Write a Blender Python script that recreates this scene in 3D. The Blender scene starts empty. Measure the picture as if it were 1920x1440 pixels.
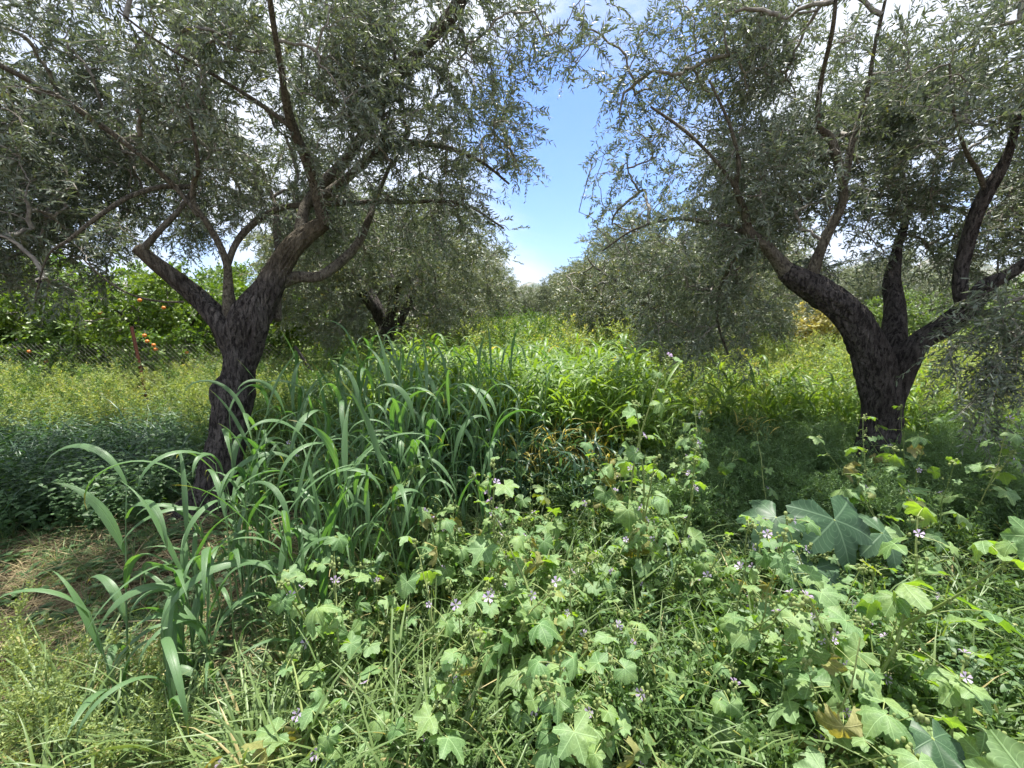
import bpy, math, random
import numpy as np
from mathutils import Vector

# ------------------------------------------------------------------ camera, sky, sun, exposure
scene = bpy.context.scene
COL = scene.collection
PI = math.pi
PITCH = math.radians(9.0)
EYE = 1.55
F = 800.0                     # focal length in pixels of the 1920 wide frame
cam_d = bpy.data.cameras.new('camera')
cam_d.sensor_width = 36.0
cam_d.lens = 36.0 * F / 1920.0
cam_d.clip_start = 0.03
cam_d.clip_end = 20000.0
cam = bpy.data.objects.new('camera', cam_d)
cam.location = (0, 0, EYE)
cam.rotation_euler = (PI / 2 - PITCH, 0, 0)
COL.objects.link(cam)
scene.camera = cam

SUN_EL = math.radians(75.0)
SUN_AZ = math.radians(8.0)   # to the right of straight ahead (+Y)
SUN_DIR = Vector((math.sin(SUN_AZ) * math.cos(SUN_EL), math.cos(SUN_AZ) * math.cos(SUN_EL), math.sin(SUN_EL)))

world = bpy.data.worlds.new('World')
scene.world = world
world.use_nodes = True
wt = world.node_tree
wt.nodes.clear()
def wn(t, **k):
    n = wt.nodes.new(t)
    for a, b in k.items(): setattr(n, a, b)
    return n
w_out = wn('ShaderNodeOutputWorld')
w_bg = wn('ShaderNodeBackground'); w_bg.inputs['Strength'].default_value = 0.075
w_sky = wn('ShaderNodeTexSky', sky_type='NISHITA', sun_disc=False)
w_sky.sun_elevation = SUN_EL
w_sky.sun_rotation = SUN_AZ
w_sky.air_density = 1.0; w_sky.dust_density = 0.6; w_sky.ozone_density = 2.0
w_tc = wn('ShaderNodeTexCoord')
w_map = wn('ShaderNodeMapping'); w_map.inputs['Rotation'].default_value = (0.3, 0.55, 0.5); w_map.inputs['Scale'].default_value = (1.0, 2.6, 1.6)
w_n1 = wn('ShaderNodeTexNoise'); w_n1.inputs['Scale'].default_value = 1.9; w_n1.inputs['Detail'].default_value = 9; w_n1.inputs['Roughness'].default_value = 0.6; w_n1.inputs['Distortion'].default_value = 0.5
wt.links.new(w_tc.outputs['Generated'], w_map.inputs['Vector'])
wt.links.new(w_map.outputs['Vector'], w_n1.inputs['Vector'])
# a clear window of blue in the cloud layer, ahead and high
w_dot = wn('ShaderNodeVectorMath', operation='DOT_PRODUCT'); w_dot.inputs[1].default_value = (0.17, 0.93, 0.325)
wt.links.new(w_tc.outputs['Generated'], w_dot.inputs[0])
w_clear = wn('ShaderNodeMapRange'); w_clear.interpolation_type = 'SMOOTHSTEP'
for k, v in (('From Min', 0.945), ('From Max', 0.996), ('To Min', 0.19), ('To Max', -0.05)): w_clear.inputs[k].default_value = v
wt.links.new(w_dot.outputs['Value'], w_clear.inputs['Value'])
w_add = wn('ShaderNodeMath', operation='ADD')
wt.links.new(w_n1.outputs['Fac'], w_add.inputs[0]); wt.links.new(w_clear.outputs['Result'], w_add.inputs[1])
w_mask = wn('ShaderNodeMapRange'); w_mask.interpolation_type = 'SMOOTHSTEP'
for k, v in (('From Min', 0.42), ('From Max', 0.78), ('To Min', 0.0), ('To Max', 0.93)): w_mask.inputs[k].default_value = v
wt.links.new(w_add.outputs['Value'], w_mask.inputs['Value'])
w_mix = wn('ShaderNodeMix', data_type='RGBA')
w_mix.inputs['B'].default_value = (6.1, 6.4, 6.9, 1)
wt.links.new(w_mask.outputs['Result'], w_mix.inputs['Factor'])
w_tint = wn('ShaderNodeMix', data_type='RGBA', blend_type='MULTIPLY'); w_tint.inputs['Factor'].default_value = 1.0
w_tint.inputs['B'].default_value = (0.66, 0.92, 1.36, 1)
wt.links.new(w_sky.outputs['Color'], w_tint.inputs['A'])
wt.links.new(w_tint.outputs['Result'], w_mix.inputs['A'])
wt.links.new(w_mix.outputs['Result'], w_bg.inputs['Color'])
wt.links.new(w_bg.outputs['Background'], w_out.inputs['Surface'])

sun_d = bpy.data.lights.new('sun', 'SUN')
sun_d.energy = 5.0
sun_d.angle = math.radians(0.53)
sun_d.color = (1.0, 0.955, 0.88)
sun = bpy.data.objects.new('sun', sun_d)
sun.rotation_euler = SUN_DIR.to_track_quat('Z', 'Y').to_euler()
sun.location = (4, 14, 20)
COL.objects.link(sun)

scene.view_settings.view_transform = 'Standard'
scene.view_settings.look = 'None'
scene.view_settings.exposure = 1.35
scene.view_settings.gamma = 1.0
scene.render.engine = 'CYCLES'
scene.cycles.max_bounces = 7
scene.cycles.diffuse_bounces = 4
scene.cycles.glossy_bounces = 2
scene.cycles.transmission_bounces = 4
scene.cycles.sample_clamp_indirect = 6.0
scene.cycles.use_denoising = True
scene.cycles.denoiser = 'OPENIMAGEDENOISE'
scene.cycles.denoising_input_passes = 'RGB_ALBEDO_NORMAL'
scene.cycles.denoising_prefilter = 'ACCURATE'
scene.cycles.use_adaptive_sampling = True
scene.cycles.adaptive_threshold = 0.02

def P(u, v, Y):
    """world point on the ray through photo pixel (u, v) at world depth Y"""
    cx, cy = (u - 960) / F, (720 - v) / F
    d = Vector((cx, math.cos(PITCH) + cy * math.sin(PITCH), -math.sin(PITCH) + cy * math.cos(PITCH)))
    return Vector((0, 0, EYE)) + d * (Y / d.y)

def PW(w, u, Y):
    """world width of w photo pixels at depth Y, allowing for the wide lens stretching what is off axis"""
    return w * Y / F * 0.99 / math.sqrt(1 + min(1.3, ((u - 960) / F) ** 2))

# ------------------------------------------------------------------ mesh collector (numpy)
class MB:
    def __init__(s):
        s.V = []; s.n = 0; s.F = []; s.K = []; s.M = []; s.R = []; s.U = []
    def add(s, v, f, rnd=0.5, uv=None, mat=0):
        v = np.asarray(v, np.float32).reshape(-1, 3)
        f = np.asarray(f, np.int64)
        s.V.append(v)
        s.F.append((f + s.n).reshape(-1)); s.K.append(np.full(len(f), f.shape[1], np.int32))
        s.M.append(np.full(len(f), mat, np.int32))
        s.R.append(np.broadcast_to(np.asarray(rnd, np.float32), (len(v),)))
        s.U.append(np.zeros((len(v), 3), np.float32) if uv is None else np.asarray(uv, np.float32).reshape(-1, 3))
        s.n += len(v)
    def mesh(s, name, mats):
        me = bpy.data.meshes.new(name)
        if not s.V: return me
        V = np.concatenate(s.V); Fi = np.concatenate(s.F).astype(np.int32); K = np.concatenate(s.K)
        me.vertices.add(len(V)); me.vertices.foreach_set('co', V.ravel())
        me.loops.add(len(Fi)); me.loops.foreach_set('vertex_index', Fi)
        me.polygons.add(len(K))
        st = np.zeros(len(K), np.int32); st[1:] = np.cumsum(K)[:-1]
        me.polygons.foreach_set('loop_start', st)
        me.polygons.foreach_set('material_index', np.concatenate(s.M))
        me.update(calc_edges=True)
        me.polygons.foreach_set('use_smooth', np.ones(len(K), bool))
        a = me.attributes.new('rnd', 'FLOAT', 'POINT'); a.data.foreach_set('value', np.concatenate(s.R).astype(np.float32))
        b = me.attributes.new('luv', 'FLOAT_VECTOR', 'POINT'); b.data.foreach_set('vector', np.concatenate(s.U).ravel())
        for m in (mats if isinstance(mats, (list, tuple)) else [mats]): me.materials.append(m)
        me.update()
        return me
    def obj(s, name, mats, parent=None, loc=None):
        """link as one object; with loc the mesh is stored relative to that origin"""
        if loc is not None:
            l = np.asarray(loc, np.float32)
            s.V = [v - l for v in s.V]
        o = bpy.data.objects.new(name, s.mesh(name, mats))
        COL.objects.link(o)
        if parent is not None: o.parent = parent
        elif loc is not None: o.location = loc
        return o

def tag(o, label=None, cat=None, group=None, kind=None):
    if label: o['label'] = label
    if cat: o['category'] = cat
    if group: o['group'] = group
    if kind: o['kind'] = kind
    return o

def thing(name, label, cat, loc=(0, 0, 0), group=None):
    o = bpy.data.objects.new(name, None); o.empty_display_size = 0.1
    COL.objects.link(o); o.location = loc
    return tag(o, label, cat, group)

def dup(root, loc, rz, sc=1.0, label=None, group=None):
    r = root.copy(); COL.objects.link(r); r.location = loc; r.rotation_euler = (0, 0, rz); r.scale = (sc, sc, sc)
    if label: r['label'] = label
    if group: r['group'] = group
    for ch in list(root.children):
        c = ch.copy(); COL.objects.link(c); c.parent = r
        for g in ch.children:
            d = g.copy(); COL.objects.link(d); d.parent = c
    return r

def norm(a):
    return a / np.maximum(np.linalg.norm(a, axis=-1, keepdims=True), 1e-9)

def spline(pts, step):
    """Catmull-Rom through rows (x, y, z, r)"""
    p = np.asarray(pts, float)
    p = np.vstack([2 * p[0] - p[1], p, 2 * p[-1] - p[-2]])
    out = []
    for i in range(1, len(p) - 2):
        a, b, c, d = p[i - 1], p[i], p[i + 1], p[i + 2]
        n = max(2, int(np.linalg.norm(c[:3] - b[:3]) / step))
        t = np.linspace(0, 1, n, endpoint=False)[:, None]
        out.append(0.5 * ((2 * b) + (-a + c) * t + (2 * a - 5 * b + 4 * c - d) * t ** 2 + (-a + 3 * b - 3 * c + d) * t ** 3))
    out.append(p[-2][None])
    return np.vstack(out)

def quads_grid(n, s, closed=True):
    i = np.arange(n - 1)[:, None]; j = np.arange(s if closed else s - 1)[None, :]
    j2 = (j + 1) % s
    return np.stack([i * s + j, i * s + j2, (i + 1) * s + j2, (i + 1) * s + j], -1).reshape(-1, 4)

def tube(mb, P4, sides=10, rough=0.0, seed=0, mat=0, rnd=0.5, ridge=0.0, cap=True):
    P4 = np.asarray(P4, float)
    C, R = P4[:, :3], np.maximum(P4[:, 3], 1e-4)
    T = norm(np.gradient(C, axis=0))
    ref = np.array([1.0, 0.15, 0.0]) if abs(T[0][0]) < 0.8 else np.array([0.0, 1.0, 0.1])
    N = np.zeros_like(C); u = norm(np.cross(T[0], ref))
    for i in range(len(C)):
        u = norm(u - T[i] * np.dot(u, T[i])); N[i] = u
    B = np.cross(T, N)
    th = np.linspace(0, 2 * PI, sides, endpoint=False)[None, :]
    L = np.concatenate([[0], np.cumsum(np.linalg.norm(np.diff(C, axis=0), axis=1))])[:, None]
    g = np.random.default_rng(seed)
    k = np.ones((len(C), sides))
    if rough:
        for q in range(14):
            m = g.integers(1, 6); fr = g.uniform(2, 16); a = g.uniform(0, 2 * PI)
            k += rough * g.uniform(0.3, 1) / (1 + 0.13 * fr) * np.sin(m * th + fr * L + a)
    if ridge:
        for q in range(10):
            m = g.integers(9, 22); fr = g.uniform(3, 22); a = g.uniform(0, 2 * PI); w = g.uniform(1, 3)
            k += ridge * 0.4 * np.abs(np.sin(m * th * 0.5 * 2 / 2 + 1.6 * np.sin(fr * L + a) + a)) - ridge * 0.25
    V = C[:, None, :] + (R[:, None] * k)[..., None] * (np.cos(th)[..., None] * N[:, None, :] + np.sin(th)[..., None] * B[:, None, :])
    uv = np.stack([np.broadcast_to(th, k.shape), np.broadcast_to(L, k.shape), k], -1)
    f = quads_grid(len(C), sides)
    mb.add(V.reshape(-1, 3), f, rnd, uv.reshape(-1, 3), mat)
    if cap:
        for e in (0, -1):
            ring = V[e]; c = ring.mean(0) + T[e] * R[e] * (0.35 if e else -0.35)
            vv = np.vstack([ring, c]); j = np.arange(sides)
            ff = np.stack([j, (j + 1) % sides, np.full(sides, sides)], -1)
            if e == 0: ff = ff[:, ::-1]
            mb.add(vv, ff, rnd, None, mat)

def tubes(mb, C, R, S=3, rnd=0.5, mat=0):
    """batch: C (N,K,3), R (N,K)"""
    N, K, _ = C.shape
    if N == 0: return
    d = norm(C[:, -1] - C[:, 0]); ref = np.where(np.abs(d[:, 2:3]) > 0.9, [[1.0, 0, 0]], [[0, 0, 1.0]])
    u = norm(np.cross(d, ref)); v = np.cross(d, u)
    th = np.arange(S) * 2 * PI / S
    off = np.cos(th)[None, :, None] * u[:, None] + np.sin(th)[None, :, None] * v[:, None]
    V = C[:, :, None, :] + R[:, :, None, None] * off[:, None]
    g = quads_grid(K, S)
    f = (g[None] + (np.arange(N) * K * S)[:, None, None]).reshape(-1, 4)
    r = np.repeat(np.broadcast_to(rnd, (N,)), K * S)
    mb.add(V.reshape(-1, 3), f, r, None, mat)

def replicate(mb, pv, pf, O, X, Y, Z, rnd, puv=None, mat=0):
    """copies of a small shape: local x,y,z along the (scaled) axes X,Y,Z (N,3) at O (N,3)"""
    N = len(O)
    if N == 0: return
    pv = np.asarray(pv, np.float32); n = len(pv)
    V = O[:, None] + pv[None, :, 0:1] * X[:, None] + pv[None, :, 1:2] * Y[:, None] + pv[None, :, 2:3] * Z[:, None]
    uv = None if puv is None else np.tile(np.asarray(puv, np.float32), (N, 1))
    for fs in pf:
        fs = np.asarray(fs)
    first = True
    base = mb.n
    mb.V.append(V.reshape(-1, 3).astype(np.float32)); mb.n += N * n
    mb.R.append(np.repeat(np.broadcast_to(np.asarray(rnd, np.float32), (N,)), n))
    mb.U.append(np.zeros((N * n, 3), np.float32) if uv is None else uv)
    for fs in pf:
        fs = np.asarray(fs)
        f = fs[None] + (base + np.arange(N) * n)[:, None, None]
        mb.F.append(f.reshape(-1)); mb.K.append(np.full(N * len(fs), fs.shape[1], np.int32)); mb.M.append(np.full(N * len(fs), mat, np.int32))

def frames(Yd, rng, up_bias=0.6):
    """axes for leaves whose length runs along Yd"""
    Y = norm(Yd)
    r = norm(rng.normal(size=Y.shape)) + np.array([0, 0, up_bias])
    X = norm(np.cross(Y, r)); Z = np.cross(X, Y)
    return X, Y, Z

# leaf shapes (x across, y along, z up), each with triangle and quad face lists
LEAF6 = ([(0, 0, 0), (-.5, .32, .02), (.5, .32, .02), (-.42, .68, -.01), (.42, .68, -.01), (0, 1, -.08)],
         [[(0, 2, 1), (3, 4, 5)], [(1, 2, 4, 3)]])
LEAF4 = ([(0, 0, 0), (.5, .45, .03), (0, 1, -.05), (-.5, .45, .03)], [[(0, 1, 2, 3)]])
LEAF8 = ([(0, 0, 0), (-.45, .22, .06), (0, .3, 0), (.45, .22, .06), (-.5, .5, .05), (0, .6, -.02), (.5, .5, .05), (0, 1, -.14), (-.3, .8, -.01), (.3, .8, -.01)],
         [[(0, 2, 1), (0, 3, 2), (8, 5, 7), (5, 9, 7)], [(1, 2, 5, 4), (2, 3, 6, 5)], [(4, 5, 8), (5, 6, 9)]])

def blades(mb, base, az, L, W, e0, e1, K=8, rnd=0.5, fold=0.25, mat=0, powr=1.3, twist=0.0, rng=None, wshape=0):
    """arching grass blades, vectorised: e0/e1 start and end elevation angles"""
    N = len(base)
    if N == 0: return
    base = np.asarray(base, float); az = np.broadcast_to(az, (N,)); L = np.broadcast_to(L, (N,)); W = np.broadcast_to(W, (N,))
    e0 = np.broadcast_to(e0, (N,)); e1 = np.broadcast_to(e1, (N,)); tw = np.broadcast_to(twist, (N,))
    s = np.linspace(0, 1, K)
    sm = (s[:-1] + s[1:]) / 2
    e = e0[:, None] + (e1 - e0)[:, None] * sm[None] ** powr
    azk = az[:, None] + tw[:, None] * sm[None] * 0.5
    st = (L / (K - 1))[:, None, None] * np.stack([np.cos(e) * np.cos(azk), np.cos(e) * np.sin(azk), np.sin(e)], -1)
    C = np.concatenate([base[:, None], base[:, None] + np.cumsum(st, 1)], 1)
    T = norm(np.gradient(C, axis=1))
    side = np.stack([-np.sin(az), np.cos(az), np.zeros(N)], -1)[:, None] * np.ones((1, K, 1))
    side = norm(side - T * np.sum(side * T, -1, keepdims=True))
    nn = np.cross(side, T)
    a = tw[:, None] * s[None]
    sd = side * np.cos(a)[..., None] + nn * np.sin(a)[..., None]
    nn = np.cross(sd, T)
    if wshape == 0: w = np.minimum(1, 0.35 + 2.2 * s) * np.clip((1 - s) * 1.9, 0, 1) ** 0.85
    else: w = 0.7 * np.clip((1 - s) * 1.4, 0, 1) ** 0.7 + 0.02
    hw = (W[:, None] * 0.5 * w[None])[..., None]
    V = np.stack([C - sd * hw + nn * hw * fold * 1.2, C - nn * hw * fold * 0.0, C + sd * hw + nn * hw * fold * 1.2], 2)
    g = quads_grid(K, 3, closed=False)
    f = (g[None] + (np.arange(N) * K * 3)[:, None, None]).reshape(-1, 4)
    uv = np.zeros((N, K, 3, 3), np.float32)
    uv[..., 0] = np.array([-1, 0, 1])[None, None]; uv[..., 1] = s[None, :, None]; uv[..., 2] = rnd if np.isscalar(rnd) else np.asarray(rnd)[:, None, None]
    mb.add(V.reshape(-1, 3), f, np.repeat(np.broadcast_to(rnd, (N,)), K * 3), uv.reshape(-1, 3), mat)

# ------------------------------------------------------------------ materials
class NT:
    def __init__(s, name):
        s.m = bpy.data.materials.new(name); s.m.use_nodes = True
        s.t = s.m.node_tree; s.t.nodes.clear()
        s.out = s.n('ShaderNodeOutputMaterial')
    def n(s, t, ins=None, **k):
        x = s.t.nodes.new(t)
        for a, b in k.items(): setattr(x, a, b)
        for a, b in (ins or {}).items():
            if hasattr(b, 'is_linked') or isinstance(b, bpy.types.NodeSocket): s.t.links.new(b, x.inputs[a])
            else: x.inputs[a].default_value = b
        return x
    def l(s, a, b): s.t.links.new(a, b)
    def math(s, op, a, b=0.0, c=None):
        x = s.n('ShaderNodeMath', operation=op)
        for i, v in enumerate((a, b) if c is None else (a, b, c)):
            if isinstance(v, bpy.types.NodeSocket): s.l(v, x.inputs[i])
            else: x.inputs[i].default_value = v
        return x.outputs[0]
    def mix(s, fac, a, b, bt='MIX'):
        x = s.n('ShaderNodeMix', data_type='RGBA', blend_type=bt)
        for k, v in (('Factor', fac), ('A', a), ('B', b)):
            if isinstance(v, bpy.types.NodeSocket): s.l(v, x.inputs[k])
            elif k == 'Factor': x.inputs[k].default_value = v
            else: x.inputs[k].default_value = (*v, 1)
        return x.outputs['Result']
    def ramp(s, v, a, b, lo=0.0, hi=1.0):
        x = s.n('ShaderNodeMapRange', interpolation_type='SMOOTHSTEP')
        s.l(v, x.inputs['Value'])
        for k, q in (('From Min', a), ('From Max', b), ('To Min', lo), ('To Max', hi)): x.inputs[k].default_value = q
        return x.outputs['Result']

def leaf_mat(name, ca, cb, back=None, trans=(1.0, 1.0, 1.0), tf=0.35, rough=0.5, spec=0.4, old=None, oldf=0.0, vein=None, stripes=False, patch=0.0, patch_s=1.2, basecol=None, mottled=0.0):
    """thin leaf: diffuse + gloss, light passing through; ca..cb per leaf"""
    s = NT(name)
    at = s.n('ShaderNodeAttribute', attribute_name='rnd')
    uvn = s.n('ShaderNodeAttribute', attribute_name='luv')
    sep = s.n('ShaderNodeSeparateXYZ', {0: uvn.outputs['Vector']})
    ge = s.n('ShaderNodeNewGeometry')
    c = s.mix(at.outputs['Fac'], ca, cb)
    if old:
        f = s.ramp(at.outputs['Fac'], 1 - oldf, 1 - oldf + 0.01)
        c = s.mix(f, c, old)
    if patch:
        nz = s.n('ShaderNodeTexNoise', {'Vector': ge.outputs['Position'], 'Scale': patch_s, 'Detail': 2.0})
        c = s.mix(s.math('MULTIPLY', s.ramp(nz.outputs['Fac'], .42, .62), patch), c, tuple(x * y for x, y in zip(cb, (1.5, 1.2, .6))))
    if basecol:   # stems and blades yellow towards their foot, a real colour of old growth (luv.y runs along the blade)
        c = s.mix(s.ramp(sep.outputs['Y'], 0.0, 0.45, 1.0, 0.0), c, basecol)
    if mottled:
        nz = s.n('ShaderNodeTexNoise', {'Vector': ge.outputs['Position'], 'Scale': 90.0, 'Detail': 3.0})
        c = s.mix(s.ramp(nz.outputs['Fac'], .35, .7, 0, mottled), c, tuple(x * .55 for x in ca))
    if vein == 'palm':
        r2 = s.math('ADD', s.math('MULTIPLY', sep.outputs['X'], sep.outputs['X']), s.math('MULTIPLY', sep.outputs['Y'], sep.outputs['Y']))
        th = s.math('ARCTAN2', sep.outputs['X'], sep.outputs['Y'])
        d2 = s.math('MULTIPLY', s.math('SUBTRACT', 1.0, s.math('COSINE', s.math('MULTIPLY', th, 6.0))), s.math('DIVIDE', r2, 18.0))
        vm = s.ramp(d2, 0.0, 0.0006, 0.5, 0.0)
        # side veins
        wv = s.math('SINE', s.math('MULTIPLY', s.math('ADD', s.math('SQRT', r2), s.math('MULTIPLY', s.math('ABSOLUTE', s.math('SINE', s.math('MULTIPLY', th, 3.0))), -0.22)), 46.0))
        vm2 = s.ramp(wv, 0.86, 1.0, 0.0, 0.28)
        c = s.mix(s.math('MAXIMUM', vm, vm2), c, tuple(min(1, x * 1.7 + .06) for x in cb))
    if stripes:
        ax = s.math('ABSOLUTE', sep.outputs['X'])
        st = s.math('SINE', s.math('MULTIPLY', sep.outputs['X'], 26.0))
        vm = s.math('MAXIMUM', s.ramp(ax, 0.03, 0.10, 0.7, 0.0), s.ramp(st, 0.3, 1.0, 0.0, 0.22))
        c = s.mix(vm, c, tuple(min(1, x * 1.6 + .03) for x in cb))
        nt_ = s.n('ShaderNodeTexNoise', {'Vector': ge.outputs['Position'], 'Scale': 55.0, 'Detail': 3.0})
        tipf = s.math('MULTIPLY', s.ramp(s.math('ADD', sep.outputs['Y'], s.math('MULTIPLY', nt_.outputs['Fac'], .35)), 1.0, 1.14), s.ramp(at.outputs['Fac'], .25, .45))
        c = s.mix(s.math('MULTIPLY', tipf, .85), c, (.36, .28, .12))
    top = c
    if back: top = s.mix(ge.outputs['Backfacing'], c, back)
    pr = s.n('ShaderNodeBsdfPrincipled', {'Base Color': top, 'Roughness': rough, 'Specular IOR Level': spec})
    tc = s.mix(1.0, c, trans, 'MULTIPLY')
    tl = s.n('ShaderNodeBsdfTranslucent', {'Color': tc})
    mx = s.n('ShaderNodeMixShader', {0: tf, 1: pr.outputs[0], 2: tl.outputs[0]})
    s.l(mx.outputs[0], s.out.inputs['Surface'])
    if vein or stripes:
        bp = s.n('ShaderNodeBump', {'Strength': 0.5, 'Distance': 0.004, 'Height': vm})
        s.l(bp.outputs[0], pr.inputs['Normal'])
    return s.m

def bark_mat(name, dark, mid, light, scale=26.0, zs=0.4, lich=None, bump=1.0, upper=None):
    s = NT(name)
    tc = s.n('ShaderNodeTexCoord')
    n0 = s.n('ShaderNodeTexNoise', {'Vector': tc.outputs['Object'], 'Scale': 7.0, 'Detail': 5.0})
    off = s.mix(0.06, tc.outputs['Object'], n0.outputs['Color'])
    mp = s.n('ShaderNodeMapping', {'Vector': off, 'Scale': (1, 1, zs)})
    vo = s.n('ShaderNodeTexVoronoi', {'Vector': mp.outputs[0], 'Scale': scale * 1.5, 'Randomness': 1.0}, feature='F1')
    rg = s.n('ShaderNodeTexNoise', {'Vector': mp.outputs[0], 'Scale': scale * 1.6, 'Detail': 5.0, 'Roughness': .65, 'Distortion': .6})
    n1 = s.n('ShaderNodeTexNoise', {'Vector': tc.outputs['Object'], 'Scale': 9.0, 'Detail': 8.0, 'Roughness': .7})
    n2 = s.n('ShaderNodeTexNoise', {'Vector': tc.outputs['Object'], 'Scale': 160.0, 'Detail': 3.0})
    pl = s.ramp(vo.outputs['Distance'], .25, .62, 1.0, 0.0)
    cr = s.math('MULTIPLY', s.ramp(rg.outputs['Fac'], .36, .52), s.math('ADD', s.math('MULTIPLY', pl, .35), .65))
    c = s.mix(s.ramp(n1.outputs['Fac'], .35, .68), mid, light)
    c = s.mix(s.ramp(n2.outputs['Fac'], .35, .75, 0, .6), c, dark)
    c = s.mix(cr, dark, c)
    if lich:
        n3 = s.n('ShaderNodeTexNoise', {'Vector': tc.outputs['Object'], 'Scale': 14.0, 'Detail': 6.0, 'Roughness': .7})
        c = s.mix(s.ramp(n3.outputs['Fac'], .58, .68, 0, .5), c, lich)
    if upper:   # younger smoother brown bark above the fork
        sp = s.n('ShaderNodeSeparateXYZ', {0: off})
        u = s.mix(s.ramp(n1.outputs['Fac'], .35, .68), upper, tuple(x * 1.7 for x in upper))
        u = s.mix(s.ramp(n2.outputs['Fac'], .4, .8, 0, .5), u, dark)
        c = s.mix(s.ramp(sp.outputs['Z'], 1.62, 1.98), c, u)
    h = s.math('ADD', cr, s.math('MULTIPLY', n2.outputs['Fac'], 0.35))
    bp = s.n('ShaderNodeBump', {'Strength': bump, 'Distance': 0.012, 'Height': h})
    pr = s.n('ShaderNodeBsdfPrincipled', {'Base Color': c, 'Roughness': .9, 'Specular IOR Level': .2, 'Normal': bp.outputs[0]})
    s.l(pr.outputs[0], s.out.inputs['Surface'])
    return s.m

def plain_mat(name, a, b, scale=20.0, rough=.7, metal=0.0, detail=5.0, bump=0.0):
    s = NT(name)
    tc = s.n('ShaderNodeTexCoord')
    nz = s.n('ShaderNodeTexNoise', {'Vector': tc.outputs['Object'], 'Scale': scale, 'Detail': detail})
    c = s.mix(s.ramp(nz.outputs['Fac'], .35, .65), a, b)
    pr = s.n('ShaderNodeBsdfPrincipled', {'Base Color': c, 'Roughness': rough, 'Metallic': metal})
    if bump:
        bp = s.n('ShaderNodeBump', {'Strength': bump, 'Distance': 0.01, 'Height': nz.outputs['Fac']}); s.l(bp.outputs[0], pr.inputs['Normal'])
    s.l(pr.outputs[0], s.out.inputs['Surface'])
    return s.m

M = {}
M['olive'] = leaf_mat('olive_leaf', (.066, .092, .060), (.145, .180, .125), back=(.26, .30, .24), trans=(1.3, 1.35, .6), tf=.24, rough=.5, spec=.35, old=(.20, .20, .05), oldf=.02)
M['olive_far'] = leaf_mat('olive_leaf_silver_green', (.10, .13, .075), (.20, .24, .15), back=(.27, .30, .22), trans=(1.25, 1.25, .6), tf=.26, rough=.45, spec=.4, old=(.30, .26, .10), oldf=.06)
M['twig'] = plain_mat('olive_twig', (.14, .125, .105), (.28, .26, .22), 40, .85)
M['limb'] = bark_mat('olive_limb_bark', (.045, .038, .03), (.13, .115, .085), (.23, .21, .165), 42, .5, bump=.6)
M['trunk'] = bark_mat('olive_trunk_bark', (.020, .017, .016), (.075, .066, .060), (.155, .14, .125), 34, .22, bump=1.0, upper=(.085, .072, .05))
M['trunk_r'] = bark_mat('old_olive_trunk_bark', (.020, .017, .016), (.070, .061, .056), (.14, .125, .115), 34, .22, bump=1.0)
M['cereal'] = leaf_mat('cereal_blade', (.055, .145, .065), (.110, .22, .105), back=(.11, .20, .085), trans=(1.5, 1.55, .35), tf=.36, rough=.42, spec=.5, stripes=True, patch=.08)
M['cereal_stem'] = leaf_mat('cereal_stem', (.10, .19, .08), (.16, .25, .10), trans=(1.2, 1.2, .5), tf=.15, rough=.5)
M['field'] = leaf_mat('field_cereal', (.085, .175, .040), (.23, .35, .07), trans=(1.5, 1.4, .35), tf=.46, rough=.45, spec=.45, old=(.42, .33, .09), oldf=.07, basecol=(.30, .23, .045))
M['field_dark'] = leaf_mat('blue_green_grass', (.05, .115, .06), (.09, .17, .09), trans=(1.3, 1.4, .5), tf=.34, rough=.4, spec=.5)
M['grass'] = leaf_mat('meadow_grass', (.10, .17, .055), (.20, .28, .10), trans=(1.35, 1.3, .45), tf=.36, rough=.45, spec=.5, old=(.42, .36, .17), oldf=.16)
M['mallow'] = leaf_mat('mallow_leaf', (.105, .205, .075), (.21, .32, .145), back=(.17, .25, .11), trans=(1.55, 1.7, .18), tf=.40, rough=.55, spec=.35, old=(.27, .29, .10), oldf=.06, vein='palm', mottled=.35, patch=.3, patch_s=7.0)
M['mallow_old'] = leaf_mat('wilted_mallow_leaf', (.20, .22, .07), (.30, .29, .13), back=(.26, .26, .12), trans=(1.5, 1.3, .3), tf=.35, rough=.7, spec=.2, vein='palm', mottled=.5)
M['mallow_stem'] = leaf_mat('mallow_stem', (.17, .24, .065), (.30, .35, .13), trans=(1.2, 1.2, .4), tf=.12, rough=.55)
M['bud'] = leaf_mat('mallow_calyx', (.20, .27, .09), (.32, .38, .15), trans=(1.3, 1.3, .4), tf=.3, rough=.7)
M['petal'] = leaf_mat('mauve_petal', (.56, .44, .72), (.76, .64, .86), trans=(1.1, 1.0, 1.1), tf=.45, rough=.5)
M['bigleaf'] = leaf_mat('glossy_dark_leaf', (.030, .075, .034), (.055, .11, .048), back=(.10, .16, .09), trans=(1.4, 1.7, .3), tf=.22, rough=.48, spec=.4, vein='palm', mottled=.2)
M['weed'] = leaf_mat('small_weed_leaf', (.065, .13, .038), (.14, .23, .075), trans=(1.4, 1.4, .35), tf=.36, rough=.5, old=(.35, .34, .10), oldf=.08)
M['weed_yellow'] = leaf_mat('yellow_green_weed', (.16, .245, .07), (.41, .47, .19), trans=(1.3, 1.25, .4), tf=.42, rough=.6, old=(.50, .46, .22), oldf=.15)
M['weed_shade'] = leaf_mat('feathery_weed', (.10, .185, .07), (.19, .29, .12), trans=(1.3, 1.4, .5), tf=.34, rough=.55)
M['nettle'] = leaf_mat('broad_weed_leaf', (.06, .125, .045), (.10, .18, .07), trans=(1.4, 1.5, .35), tf=.34, rough=.5)
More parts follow.
